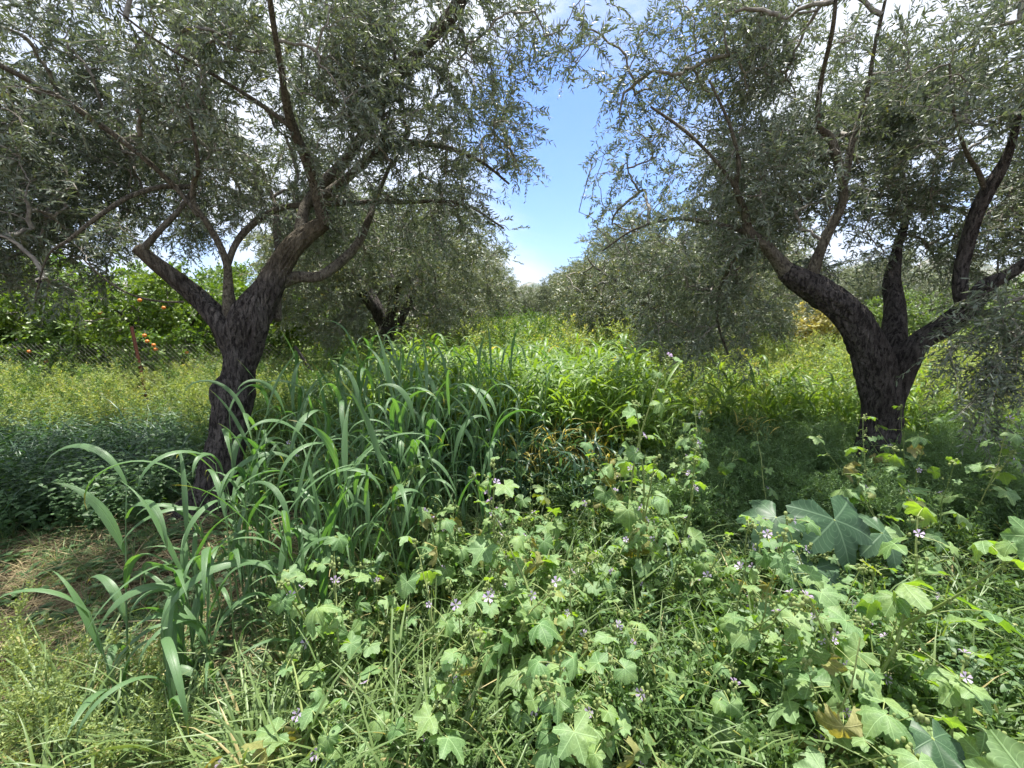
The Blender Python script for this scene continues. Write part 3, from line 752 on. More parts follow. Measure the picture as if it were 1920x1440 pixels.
mb.add(sv.reshape(-1, 3), quads_grid(9, 14)[:, ::-1])
ome = mb.mesh('orange', M['orange'])
bpy.context.view_layer.update()
for (u, v, Y) in [(158, 610, 7.55), (168, 607, 7.8), (262, 563, 7.6), (307, 577, 7.7), (271, 629, 7.35), (276, 640, 7.3), (288, 647, 7.4), (292, 655, 7.5), (350, 661, 8.0), (55, 659, 7.8), (88, 678, 7.7), (6, 668, 8.1), (188, 586, 7.7)]:
    p = P(u, v, Y - .25)
    near = min(ctrees, key=lambda t: (t.location - p).length)
    o = bpy.data.objects.new('orange', ome); COL.objects.link(o)
    sc_ = .75
    o.parent = near
    o.matrix_parent_inverse = near.matrix_world.inverted()
    o.location = p; o.scale = (sc_, sc_, sc_)

# golden leaved tree and shrubs on the right
g = small_tree('persimmon_tree', 301, 2.1, 1.0, .5, .07, 120, 5, 9, (.12, .055), LEAF6, 'gold', .45, cat='fruit tree', label='small tree with golden yellow spring leaves seen through the fork of the right olive')
g.location = (8.9, 12.4, 0)
sh = small_tree('shrub', 302, 2.3, 1.5, .3, .06, 200, 5, 10, (.09, .035), LEAF6, 'shrub', .15, cat='shrub', label='dark green shrub to the right of the golden leaved tree')
sh.location = (10.6, 12.2, 0); sh['group'] = 'shrubs on the right boundary'
for (x, y, rz, sc, lab) in [(13.4, 12.8, 1.0, 1.1, 'green shrub behind the brown boards at the right edge'), (7.0, 13.2, 2.0, .9, 'green shrub left of the golden leaved tree'), (17.5, 14.5, 3.0, 1.3, 'tall shrub at the far right beyond the boards')]:
    dup(sh, (x, y, 0), rz, sc, lab, 'shrubs on the right boundary')

# ------------------------------------------------------------------ fences, posts, pipe
def box(mb, c, s_, rot=0.0, mat=0, tilt=None):
    v = np.array([[x, y, z] for x in (-.5, .5) for y in (-.5, .5) for z in (-.5, .5)]) * np.array(s_)
    if tilt is not None: v = v @ np.array(tilt).T
    cr, sr = math.cos(rot), math.sin(rot)
    v = v @ np.array([[cr, sr, 0], [-sr, cr, 0], [0, 0, 1]]) + np.array(c)
    mb.add(v, [(0, 1, 3, 2), (4, 6, 7, 5), (0, 4, 5, 1), (2, 3, 7, 6), (0, 2, 6, 4), (1, 5, 7, 3)], .5, None, mat)

def angle_post(name, a, b, w, mat, parent=None):
    """an L section of rolled iron from a to b"""
    a = np.array(a); b = np.array(b); d = norm(b - a); u = norm(np.cross(d, [0, 1, 0])); v = np.cross(d, u); t = w * .14
    prof = [(0, 0), (w, 0), (w, t), (t, t), (t, w), (0, w)]
    V = [e + u * p[0] + v * p[1] for e in (a, b) for p in prof]
    mb = MB(); n = 6
    mb.add(V, [(i, (i + 1) % n, (i + 1) % n + n, i + n) for i in range(n)])
    mb.add(V, [(n, n + 1, n + 2, n + 3), (n + 3, n + 4, n + 5, n)]); mb.add(V, [(3, 2, 1, 0), (0, 5, 4, 3)])
    o = mb.obj(name, mat, parent)
    for p in o.data.polygons: p.use_smooth = False
    return o
FY = 6.9
fence = thing('wire_fence', 'rusty chain link fence sagging between iron posts in front of the orange trees', 'fence', (0, 0, 0))
mb = MB()
x0, x1, hh, cell = -10.5, -3.2, 1.05, .075
n = int((x1 - x0 + hh) / cell)
Cs = []
for k in range(n):
    for sgn in (1, -1):
        xa = x0 - hh + k * cell; xb = xa + hh
        za, zb = (.05, .05 + hh) if sgn > 0 else (.05 + hh, .05)
        xs = np.linspace(xa, xb, 4)
        if xa < x0 - .5 or xb > x1 + .5: continue
        Cs.append([[x, FY + .03 * math.sin(x * 3) + .008 * (j % 2) * sgn, za + (zb - za) * j / 3 + .02 * math.sin(x * 2.3)] for j, x in enumerate(xs)])
tubes(mb, np.array(Cs), np.full((len(Cs), 4), .0014), 3)
mb.obj('wire_mesh', M['wire'], fence)
a = P(278, 745, FY - .08); b_ = P(250, 612, FY - .08)
a = a + (a - b_) * .45
angle_post('post', (a.x, a.y, a.z), (b_.x, b_.y, b_.z), .055, M['rust'], fence)['label'] = 'rust red angle iron post leaning to the left'
angle_post('post', (-9.9, FY - .05, -.1), (-9.95, FY - .05, 1.25), .06, M['rust'], fence)
a = P(603, 718, 6.2); b_ = P(556, 648, 6.3); a = a + (a - b_) * .4
st = angle_post('fence_stake', (a.x, a.y, a.z), (b_.x, b_.y, b_.z), .05, M['iron'])
tag(st, 'thin black iron stake leaning to the left right of the leaning olive trunk', 'stake')

rail = thing('pipe_rail', 'long green grey pipe carried level on short stakes behind the right olive trunk', 'pipe rail', (0, 0, 0))
mb = MB(); tube(mb, spline([(7.55, 8.0, .99, .03), (8.4, 8.0, .985, .03), (9.8, 7.9, 1.01, .03), (13, 7.7, 1.03, .03)], .3), 12)
mb.obj('pipe', M['pipe'], rail)
for x in (8.55, 10.8):
    mb = MB(); tube(mb, spline([(x, 8.0, -.1, .02), (x + .02, 8.0, .96, .02)], .2), 8); mb.obj('stake', M['iron'], rail)
bf = thing('board_fence', 'low red brown board fence under the pipe rail at the right edge', 'fence', (0, 0, 0))
rg = random.Random(4)
for k in range(34):
    mb = MB(); x = 10.2 + k * .135; h_ = .74 + rg.uniform(-.05, .05)
    box(mb, (x, 10.0, h_ / 2), (.118, .022, h_), 0, 0); o = mb.obj('board', M['plank'], bf)
    for p in o.data.polygons: p.use_smooth = False
for z in (.2, .55):
    mb = MB(); box(mb, (12.45, 10.034, z), (4.7, .04, .07)); mb.obj('rail', M['plank'], bf)

# ------------------------------------------------------------------ undergrowth: small shapes and how they are spread
class Proto:
    def __init__(s, mb):
        s.V = np.concatenate(mb.V); s.R = np.concatenate(mb.R); s.U = np.concatenate(mb.U)
        F_, K_ = np.concatenate(mb.F), np.concatenate(mb.K)
        st = np.concatenate([[0], np.cumsum(K_)[:-1]])
        s.f = []
        for k in (3, 4):
            i = st[K_ == k]
            if len(i): s.f.append(F_[i[:, None] + np.arange(k)])

def spread(mb, pr, pos, rng, sc=(.8, 1.2), tilt=.12, rv=.35, sxy=None):
    N = len(pos)
    if N == 0: return
    a = rng.uniform(0, 2 * PI, N); k = rng.uniform(sc[0], sc[1], N) if isinstance(sc, tuple) else sc
    tx, ty = rng.normal(size=(2, N)) * tilt
    X = np.stack([np.cos(a), np.sin(a), 0 * a], -1); Y = np.stack([-np.sin(a), np.cos(a), 0 * a], -1)
    Z = norm(np.stack([tx, ty, np.ones(N)], -1))
    X = norm(X - Z * np.sum(X * Z, -1, keepdims=True)); Y = np.cross(Z, X)
    kk = k[:, None]; kx = kk if sxy is None else kk * sxy
    base = mb.n
    replicate(mb, pr.V, pr.f, pos, X * kx, Y * kx, Z * kk, 0.0, pr.U)
    n = len(pr.V)
    r = np.clip(pr.R[None] * (1 - rv) + rng.random((N, 1)) * rv, 0, 1)
    mb.R[-1] = r.reshape(-1).astype(np.float32)

def area(n, Y0, Y1, xl, xr, rng, p=1.0, reject=None):
    """n places with Y in Y0..Y1 and x between xl(Y) and xr(Y); p=1: denser near the viewer"""
    u = rng.random(n)
    Y = Y0 * (Y1 / Y0) ** u if p == 1 else Y0 + (Y1 - Y0) * u
    a, b = xl(Y), xr(Y)
    x = a + (b - a) * rng.random(n)
    P_ = np.stack([x, Y, gh(x, Y)], -1)
    k = ~((np.abs(x + .875 * Y) < .32) & (Y > 5.0) & (Y < 6.85))
    k &= (np.hypot(x + 2.3, (Y - 3.05)) > .26) & (np.hypot(x - 2.9, Y - 3.4) > .27)
    if reject is not None: k &= ~reject(x, Y)
    return P_[k]

def p_cereal(rng, n=5, K=7, h=.9, wl=.017, nl=4):
    mb = MB()
    a = rng.uniform(0, 6.28, n); r = rng.uniform(0, .11, n)
    b = np.stack([r * np.cos(a), r * np.sin(a), 0 * a], -1)
    hh = h * rng.uniform(.75, 1.05, n); az = rng.uniform(0, 6.28, n); e0 = rng.uniform(1.35, 1.55, n)
    blades(mb, b, az, hh, .0085, e0, e0 - .15, 4, rng.random(n) * .6, .5, wshape=1)
    for k in range(nl):
        t = rng.uniform(.18, .92, n)[:, None]; d = np.stack([np.cos(e0) * np.cos(az), np.cos(e0) * np.sin(az), np.sin(e0)], -1)
        blades(mb, b + d * hh[:, None] * t, rng.uniform(0, 6.28, n), rng.uniform(.18, .36, n), rng.uniform(.7, 1.2, n) * wl, rng.uniform(.8, 1.35, n), rng.uniform(-1.4, .2, n), K, rng.random(n), .25, twist=rng.normal(size=n) * .5)
    for i, V in enumerate(mb.V): mb.U[i] = mb.U[i].copy(); mb.U[i][:, 1] = np.clip(V[:, 2] / h, 0, 1)
    return Proto(mb)

def p_tuft(rng, n=24, L=(.22, .5), w=.0055, r=.05, e0=(1.0, 1.5), e1=(-1.0, .4), K=7):
    mb = MB(); a = rng.uniform(0, 6.28, n); q = rng.uniform(0, r, n)
    blades(mb, np.stack([q * np.cos(a), q * np.sin(a), 0 * a - .01], -1), a + rng.normal(size=n) * .5, rng.uniform(*L, n), w * rng.uniform(.6, 1.4, n), rng.uniform(*e0, n), rng.uniform(*e1, n), K, rng.random(n), .3, twist=rng.normal(size=n) * .5)
    for i in range(len(mb.U)): mb.U[i] = mb.U[i].copy(); mb.U[i][:, 1] = 1
    return Proto(mb)

def p_weed(rng, h=.45, nt=22, tl=(.08, .2), nl=10, leaf=(.02, .006), shape=LEAF4, stems=3, lift=.9, stem_r=.0018, t0=.15, spreadr=.05):
    mb = MB()
    for s_ in range(stems):
        a = rng.uniform(0, 6.28); r = rng.uniform(0, spreadr); hh = h * rng.uniform(.7, 1.05)
        t = np.linspace(0, 1, 5)[:, None]
        C = np.array([[r * math.cos(a), r * math.sin(a), -.01]]) + np.array([[math.cos(a), math.sin(a), 0]]) * hh * .25 * t ** 1.5 + np.array([[0, 0, hh]]) * t + rng.normal(size=(5, 3)) * .012 * t
        tubes(mb, C[None], (stem_r * (1.2 - t[:, 0]))[None], 3, .35)
        tt = rng.uniform(t0, 1, nt) * 4; i0 = np.minimum(tt.astype(int), 3); fr = (tt - i0)[:, None]
        p0 = C[i0] * (1 - fr) + C[i0 + 1] * fr
        az = rng.uniform(0, 6.28, nt); el = rng.uniform(lift - .5, lift + .4, nt)
        d = np.stack([np.cos(el) * np.cos(az), np.cos(el) * np.sin(az), np.sin(el)], -1)
        ln = rng.uniform(*tl, nt)[:, None, None] * (1.15 - .6 * (tt / 4))[:, None, None]
        s2 = np.linspace(0, 1, 3)[None, :, None]
        T = p0[:, None] + d[:, None] * ln * s2 + np.array([0, 0, .12]) * ln * s2 ** 2
        tubes(mb, T, np.full((nt, 3), stem_r * .45), 3, .4)
        leaves_on(mb, T, rng, nl, leaf[0], leaf[1], shape, .8, .9)
    return Proto(mb)

def p_leafy(rng, h=.5, pairs=9, leaf=(.065, .036), shape=LEAF8, stems=2):
    mb = MB()
    for s_ in range(stems):
        a = rng.uniform(0, 6.28); hh = h * rng.uniform(.75, 1.1); t = np.linspace(0, 1, 5)[:, None]
        C = np.array([[.03 * math.cos(a), .03 * math.sin(a), 0]]) + np.array([[math.cos(a), math.sin(a), 0]]) * hh * .3 * t ** 1.6 + np.array([[0, 0, hh]]) * t
        tubes(mb, C[None], (.0028 * (1.2 - t[:, 0]))[None], 4, .4)
        n = pairs * 2; tt = np.repeat(np.linspace(.15, 1, pairs), 2) * 4; i0 = np.minimum(tt.astype(int), 3); fr = (tt - i0)[:, None]
        p0 = C[i0] * (1 - fr) + C[i0 + 1] * fr
        az = np.repeat(np.arange(pairs) * 1.57 + a, 2) + np.tile([0, PI], pairs) + rng.normal(size=n) * .25
        el = rng.uniform(-.25, .5, n); d = np.stack([np.cos(el) * np.cos(az), np.cos(el) * np.sin(az), np.sin(el)], -1)
        X, Y, Z = frames(d, rng, 3.0)
        k = (rng.uniform(.75, 1.2, n) * (1.15 - .55 * tt / 4))[:, None]
        replicate(mb, shape[0], shape[1], p0, X * leaf[1] * k, Y * leaf[0] * k, Z * leaf[0] * k, rng.random(n))
    return Proto(mb)

def p_cover(rng, n=14, r=.09, h=.07, leaf=(.026, .024)):
    mb = MB(); a = rng.uniform(0, 6.28, n); q = rng.uniform(.01, r, n); hz = rng.uniform(.3, 1, n) * h
    tips = np.stack([q * np.cos(a), q * np.sin(a), hz], -1)
    C = np.stack([tips * [.15, .15, 0], tips * [.6, .6, .7], tips], 1); tubes(mb, C, np.full((n, 3), .0009), 3, .3)
    for k in range(3):
        az = a + k * 2.094; d = np.stack([np.cos(az), np.sin(az), np.full(n, .08)], -1)
        X, Y, Z = frames(d, rng, 5.0)
        replicate(mb, LEAF6[0], LEAF6[1], tips, X * leaf[1], Y * leaf[0], Z * leaf[0] * 1.5, np.repeat(rng.random(1), n) * 0 + rng.random(n))
    return Proto(mb)

def p_straw(rng, n=16):
    mb = MB(); b = np.stack([rng.uniform(-.15, .15, n), rng.uniform(-.15, .15, n), rng.uniform(.004, .03, n)], -1)
    blades(mb, b, rng.normal(.4, .7, n) + rng.integers(0, 2, n) * PI, rng.uniform(.15, .42, n), rng.uniform(.002, .005, n), rng.uniform(.0, .25, n), rng.uniform(-.3, .05, n), 6, rng.random(n), .3, twist=rng.normal(size=n))
    return Proto(mb)

def p_ear(rng):
    mb = MB()
    for k in range(2):
        az = rng.uniform(0, 6.28); b = np.zeros((1, 3)); L_ = rng.uniform(.35, .5)
        e0, e1 = 1.45, rng.uniform(-.1, .5)
        blades(mb, b, az, L_, .003, e0, e1, 9, .4, .3, wshape=1)
        tip = mb.V[-1].reshape(-1, 3, 3)[-1, 1]; pre = mb.V[-1].reshape(-1, 3, 3)[-2, 1]; d = norm(tip - pre)
        n = 34; t = rng.uniform(0, .075, n)[:, None]; D = norm(d[None] + rng.normal(size=(n, 3)) * .22)
        p0 = tip[None] + d[None] * t - d[None] * .01
        az2 = np.arctan2(D[:, 1], D[:, 0]); el = np.arcsin(np.clip(D[:, 2], -1, 1))
        blades(mb, p0, az2, rng.uniform(.04, .07, n), .0011, el, el - .1, 3, rng.uniform(.6, 1, n), .2, wshape=1)
        blades(mb, p0, az2, .014, .005, el, el, 4, rng.uniform(.2, .6, n), .5)
    return Proto(mb)

R_ = np.random.default_rng(77)
def many(f, cnt, *a, **k): return [f(R_, *a, **k) for _ in range(cnt)]
PR = dict(
    field=many(p_cereal, 5, n=4, wl=.026, nl=4), ripe=many(p_cereal, 3, n=5, h=.7, wl=.012, nl=3), field_far=many(p_cereal, 3, n=6, K=5, h=.95, wl=.022, nl=4),
    dark=many(p_tuft, 3, n=20, L=(.35, .75), w=.012, r=.08, e1=(-1.3, -.2)),
    tuft=many(p_tuft, 5, n=16, L=(.2, .6), w=.0085), tuft_fine=many(p_tuft, 3, n=34, L=(.10, .28), w=.0035, r=.07),
    yellow=many(p_weed, 5, h=.85, nt=20, tl=(.08, .26), nl=8, leaf=(.036, .013), stems=3, stem_r=.0025),
    feather=many(p_weed, 4, h=.42, nt=26, tl=(.07, .16), nl=13, leaf=(.019, .0048), stems=3, lift=.6),
    small=many(p_weed, 4, h=.32, nt=14, tl=(.05, .13), nl=7, leaf=(.034, .0085), shape=LEAF6, stems=3, lift=.5),
    leafy=many(p_leafy, 4), cover=many(p_cover, 4), straw=many(p_straw, 4), ear=many(p_ear, 4))

def stuff(name, label, mat, items):
    mb = MB()
    for key, pos, sc, tilt in items:
        g = np.random.default_rng(len(pos) + len(name)); k = g.integers(0, len(PR[key]), len(pos))
        for i, pr in enumerate(PR[key]): spread(mb, pr, pos[k == i], g, sc, tilt)
    return tag(mb.obj(name, M[mat]), label, kind='stuff')

g = np.random.default_rng(5)
cx = lambda c: (lambda Y: c + 0 * Y)
mid_l = lambda Y: -.95 - .16 * Y
mid_r = lambda Y: 1.0 + .18 * Y
A = lambda *a, **k: area(*a, g, **k)
stuff('cereal_field', 'tall green cereal filling the strip between the two olive rows', 'field',
      [('field', A(1350, 3.6, 10.5, lambda Y: -.85 - .14 * Y, lambda Y: .75 + .15 * Y, p=1), (.9, 1.45), .07),
       ('field_far', A(1700, 8.5, 34, lambda Y: -2.6 - .12 * Y, lambda Y: 3.0 + .12 * Y, p=0), (.8, 1.55), .12),
       ('field', A(560, 4.3, 10.0, lambda Y: 1.3 + 0 * Y, lambda Y: 1.0 * Y, p=1), (.75, 1.2), .15)])
stuff('dry_cereal', 'yellowing dry cereal stalks low in the middle of the field', 'dry_cereal',
      [('ripe', A(120, 3.2, 5.2, lambda Y: .0 + 0 * Y, lambda Y: .25 * Y, p=1), (.6, 1.1), .12),
       ('ripe', A(16, 4.0, 6.4, lambda Y: 2.1 + 0 * Y, lambda Y: .62 * Y, p=1), (.6, .9), .12)])
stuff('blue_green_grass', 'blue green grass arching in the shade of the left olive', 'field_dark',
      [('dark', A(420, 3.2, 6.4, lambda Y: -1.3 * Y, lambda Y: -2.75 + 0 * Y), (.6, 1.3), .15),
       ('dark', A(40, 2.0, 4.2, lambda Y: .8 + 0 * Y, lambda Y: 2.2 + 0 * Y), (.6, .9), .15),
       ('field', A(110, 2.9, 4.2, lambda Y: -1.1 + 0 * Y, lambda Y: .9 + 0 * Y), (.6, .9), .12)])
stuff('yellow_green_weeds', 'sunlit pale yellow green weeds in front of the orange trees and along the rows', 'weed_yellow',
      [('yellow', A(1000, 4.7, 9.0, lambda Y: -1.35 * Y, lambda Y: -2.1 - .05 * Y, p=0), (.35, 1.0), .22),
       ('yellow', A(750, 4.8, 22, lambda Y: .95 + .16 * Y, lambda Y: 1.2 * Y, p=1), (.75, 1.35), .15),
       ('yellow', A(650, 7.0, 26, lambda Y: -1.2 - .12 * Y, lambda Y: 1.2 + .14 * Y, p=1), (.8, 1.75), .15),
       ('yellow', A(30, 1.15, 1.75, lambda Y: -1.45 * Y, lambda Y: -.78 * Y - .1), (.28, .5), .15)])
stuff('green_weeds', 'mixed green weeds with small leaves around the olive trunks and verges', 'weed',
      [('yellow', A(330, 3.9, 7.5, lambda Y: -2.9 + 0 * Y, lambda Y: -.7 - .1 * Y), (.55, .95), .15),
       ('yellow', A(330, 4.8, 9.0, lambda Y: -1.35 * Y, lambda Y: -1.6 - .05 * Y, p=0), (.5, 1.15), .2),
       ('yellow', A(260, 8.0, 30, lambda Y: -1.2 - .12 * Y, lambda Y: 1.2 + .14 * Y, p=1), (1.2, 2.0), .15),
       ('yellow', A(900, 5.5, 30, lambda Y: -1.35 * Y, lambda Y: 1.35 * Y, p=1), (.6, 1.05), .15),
       ('small', A(480, 1.05, 3.6, lambda Y: .15 + .1 * Y, lambda Y: 1.5 * Y, p=1), (.7, 1.25), .25),
       ('small', A(260, 1.1, 3.6, lambda Y: -.55 - .05 * Y, lambda Y: .3 + .1 * Y, p=1), (.5, .9), .25),
       ('small', A(500, 3.0, 5.5, lambda Y: -.8 * Y, lambda Y: .3 * Y, p=1), (.8, 1.3), .2)])
stuff('feathery_weeds', 'fine feathery green weeds in the shade round the foot of the right olive', 'weed_shade',
      [('feather', A(1000, 2.5, 5.4, lambda Y: .55 + .12 * Y, lambda Y: 1.35 * Y), (.8, 1.3), .15)])
stuff('broad_leaved_weeds', 'dark broad leaved weeds in the shade left of the leaning olive trunk', 'nettle',
      [('leafy', A(560, 2.75, 5.9, lambda Y: -1.35 * Y, lambda Y: -1.25 - .45 * Y), (.55, 1.15), .2),
       ('leafy', A(140, 1.3, 3.4, lambda Y: .5 + 0 * Y, lambda Y: 1.35 * Y), (.4, .8), .25)])
stuff('meadow_grass', 'thin arching grass under the mallows in the foreground', 'grass',
      [('tuft', A(1050, 1.0, 4.2, lambda Y: -.62 - .22 * Y, lambda Y: 1.25 * Y, p=1), (.7, 1.15), .2),
       ('tuft_fine', A(520, 1.0, 4.2, lambda Y: -.75 - .22 * Y, lambda Y: 1.25 * Y, p=1), (.8, 1.4), .2),
       ('tuft', A(40, 1.1, 1.5, lambda Y: -1.35 * Y, lambda Y: -.6 * Y), (.7, 1.1), .2),
       ('tuft', A(400, 4.0, 9, lambda Y: -.9 * Y, lambda Y: 1.2 * Y, p=1), (1.0, 1.5), .15),
       ('tuft_fine', A(160, 1.3, 3.4, lambda Y: -1.3 * Y, lambda Y: -.4 * Y), (.6, 1.1), .2),
       ('ear', A(70, 1.1, 2.6, lambda Y: -.9 * Y, lambda Y: .9 * Y), (.7, 1.1), .15)])
stuff('low_clover', 'small clover leaves creeping over the bare soil and straw', 'nettle',
      [('cover', A(420, 1.2, 3.4, lambda Y: -1.35 * Y, lambda Y: -.25 * Y), (.7, 1.2), .15),
       ('cover', A(420, 1.1, 3.5, lambda Y: -.25 * Y, lambda Y: 1.25 * Y), (.9, 1.6), .15)])
stuff('dry_straw', 'flattened dry straw lying on the bare soil', 'straw',
      [('straw', A(900, 1.1, 3.6, lambda Y: -1.4 * Y, lambda Y: -.15 * Y), (.7, 1.3), .06),
       ('straw', A(500, 1.0, 4.5, lambda Y: -.2 * Y, lambda Y: 1.2 * Y), (.8, 1.4), .1)])

# ------------------------------------------------------------------ the broad bladed cereal plants standing by the left olive
def cereal_plant(base, h, lean_az, lean, rng, label, group=None, nl=5, L=(.32, .5), W=(.020, .030), split=False):
    base = (base[0], base[1], float(gh(base[0], base[1])))
    root = thing('cereal_plant', label, 'cereal plant', base, group)
    t = np.linspace(0, 1, 9)[:, None]; la = np.array([math.cos(lean_az), math.sin(lean_az), 0])
    C = la * h * math.sin(lean) * t ** 1.4 + np.array([0, 0, h * math.cos(lean)]) * t
    mb = MB(); tube(mb, np.hstack([C, .0042 * (1.15 - .75 * t)]), 7, rnd=rng.random()); mb.obj('stem', M['cereal_stem'], root)
    tt = np.linspace(.22, 1.0, nl) * 8; i0 = np.minimum(tt.astype(int), 7); fr = (tt - i0)[:, None]
    p0 = C[i0] * (1 - fr) + C[i0 + 1] * fr
    az0 = rng.uniform(0, 6.28)
    parts = []
    for k in range(nl):
        az = az0 + k * PI + rng.normal() * .5
        top = k / max(1, nl - 1)
        args = dict(L=rng.uniform(*L) * (.8 + .3 * top), W=rng.uniform(*W), e0=rng.uniform(1.1, 1.5), e1=rng.choice([rng.uniform(-2.0, -.8), rng.uniform(-1.2, 1.0)]), K=16, rnd=float(rng.random()), fold=.28, powr=rng.uniform(1.0, 2.8), twist=rng.normal() * .7)
        if split and k >= nl - 2: args['e1'] = rng.uniform(-1.9, -1.3); args['powr'] = rng.uniform(.9, 1.5); args['e0'] = rng.uniform(1.0, 1.3)
        mbx = MB() if split or not parts else parts[0]
        blades(mbx, p0[k:k + 1], np.array([az]), args['L'], args['W'], args['e0'], args['e1'], args['K'], args['rnd'], args['fold'], powr=args['powr'], twist=args['twist'])
        if split: mbx.obj('blade', M['cereal'], root)
        elif not parts: parts.append(mbx)
    if not split: parts[0].obj('foliage', M['cereal'], root)
    return root

def where(t, names):
    return names[min(len(names) - 1, max(0, int(t * len(names))))]
def cereal_label(x, Y, h, Y0, Y1, side, place):
    return '%s cereal plant in the %s %s part of the %s' % ('tall' if h > .9 else 'short' if h < .7 else 'middling', where((Y - Y0) / (Y1 - Y0), ['front', 'near', 'middle', 'farther', 'back']), where(side, ['far left', 'left', 'central', 'right', 'far right']), place)
rg = np.random.default_rng(91)
hero_cereals = [
 # u, v of the top, depth, lean angle direction, label
 ((232, 882), 1.72, -.33, 1.9, .22, 'lone tall cereal plant bending left over the bare soil'),
 ((428, 756), 2.15, -.0, 1.8, .06, 'tallest cereal plant, its folded top blade in front of the leaning olive trunk'),
 ((480, 790), 2.1, 0, 1.2, .08, 'cereal plant just right of the tallest one at the olive foot'),
 ((545, 822), 1.95, 0, 2.0, .08, 'cereal plant with a wide blade arching right beside the dry clearing'),
 ((402, 850), 1.85, 0, 2.6, .10, 'cereal plant with blades crossing the foot of the leaning olive trunk'),
 ((640, 838), 2.1, 0, .8, .08, 'cereal plant arching at the right side of the broad bladed stand'),
 ((735, 760), 2.4, 0, 1.5, .05, 'slim upright cereal plant rising between the stand and the field'),
 ((300, 1155), 1.36, 0, 2.3, .12, 'low cereal plant in the left foreground with wide striped blades hanging in front'),
 ((165, 1125), 1.42, 0, 2.8, .20, 'low cereal plant at the far left of the foreground, one blade arching to the left'),
 ((390, 1050), 1.5, 0, 1.0, .10, 'cereal plant with one broad blade arching right over the grass'),
 ((340, 1010), 1.6, 0, 2.0, .08, 'cereal plant with a short erect blade on the edge of the bare soil'),
 ((355, 890), 1.8, 0, 2.9, .12, 'cereal plant with two drooping blades left of the olive foot'),
 ((590, 900), 1.75, 0, 1.9, .05, 'upright cereal plant in the middle of the broad bladed stand'),
 ((800, 830), 2.2, 0, 0.5, .16, 'cereal plant with a bundle of long blades falling to the right'),
]
for (uv, Y, dx, az, ln, lab) in hero_cereals:
    p = P(uv[0], uv[1], Y); h = max(.3, p.z * .96)
    bx = p.x - math.cos(az) * h * math.sin(ln); by = Y - math.sin(az) * h * math.sin(ln)
    cereal_plant((bx, by), h / math.cos(ln), az, ln, rg, lab, None, 6, (.34, .52), (.026, .038), True)
n = 0
while n < 105:
    Y = rg.uniform(1.45, 3.3); x = rg.uniform(-1.15 - .13 * Y, -.1)
    edge = (x + 1.45) / 1.3
    if Y < 1.75 and x > -.75: continue
    if Y < 2.1 and x > -.45: continue
    h = rg.uniform(.78, 1.08) * (.62 + .38 * min(1, (Y - 1.4) / .8))
    cereal_plant((x, Y), h, rg.uniform(0, 6.28), rg.uniform(.02, .16), rg, cereal_label(x, Y, h, 1.45, 3.3, (x + 1.15 + .13 * Y) / (1.05 + .13 * Y), 'stand beside the leaning olive'), 'broad bladed cereal plants in the stand', int(rg.integers(4, 7)), (.28, .48), (.017, .030))
    n += 1
for n in range(84):
    Y = rg.uniform(2.9, 4.7); x = rg.uniform(-1.25, .2 + .2 * (Y - 2.9))
    cereal_plant((x, Y), rg.uniform(.85, 1.22), rg.uniform(0, 6.28), rg.uniform(.02, .12), rg, cereal_label(x, Y, .8, 2.9, 4.7, (x + 1.25) / 1.8, 'green field edge'), 'cereal plants at the near edge of the field', int(rg.integers(4, 6)), (.22, .38), (.016, .026))

# ------------------------------------------------------------------ palmate leaves: mallows and the large dark leaved plant
def palm(depth=.28, n=49, ser=.03, droop=.25, cup=.10, ripple=.05, rng=None, ang=155, pw=.8, side=.0, wav=.03):
    th = np.radians(np.linspace(-ang, ang, n))
    lobe = ((1 + np.cos(6 * th)) / 2) ** pw
    r = (1 - depth) + depth * lobe
    r *= 1 - .16 * np.abs(th) / PI
    rs = r.copy()
    r = r + ser * np.where(np.arange(n) % 2 == 0, 1, -1)
    if rng is not None: r *= 1 + rng.normal(size=n) * .015
    rings = [.3, .62, .85, 1.0]
    V = [(0, 0, 0)]; 
    ph_ = rng.uniform(0, 6.28, 4) if rng is not None else np.zeros(4)
    r = r * (1 + wav * np.sin(2 * th + ph_[0])) ; rs = rs * (1 + wav * np.sin(2 * th + ph_[0]))
    for q in rings:
        rr = r if q == 1 else (rs * (.35 + .6 * q) + rs.mean() * (.65 - .6 * q)) * q
        x = np.sin(th) * rr; y = np.cos(th) * rr
        z = -droop * (x * x + y * y) + cup * np.abs(x) ** 1.5 - ripple * np.cos(6 * th) * q ** 3 + side * x * q
        if rng is not None: z = z + rng.normal(size=n) * .009 * q ** 4
        z = z + wav * q * q * (np.sin(3 * th + ph_[1]) + .6 * np.sin(8 * th + ph_[2]) * q + .35 * np.sin(17 * th + ph_[3]) * q * q)
        V += list(zip(x, y, z))
    V = np.array(V)
    f3 = [(0, i + 2, i + 1) for i in range(n - 1)]
    f4 = []
    for k in range(len(rings) - 1):
        o = 1 + k * n
        f4 += [(o + i, o + i + 1, o + n + i + 1, o + n + i) for i in range(n - 1)]
    uv = V.copy(); uv[:, 2] = 0
    return V, f3, f4, uv

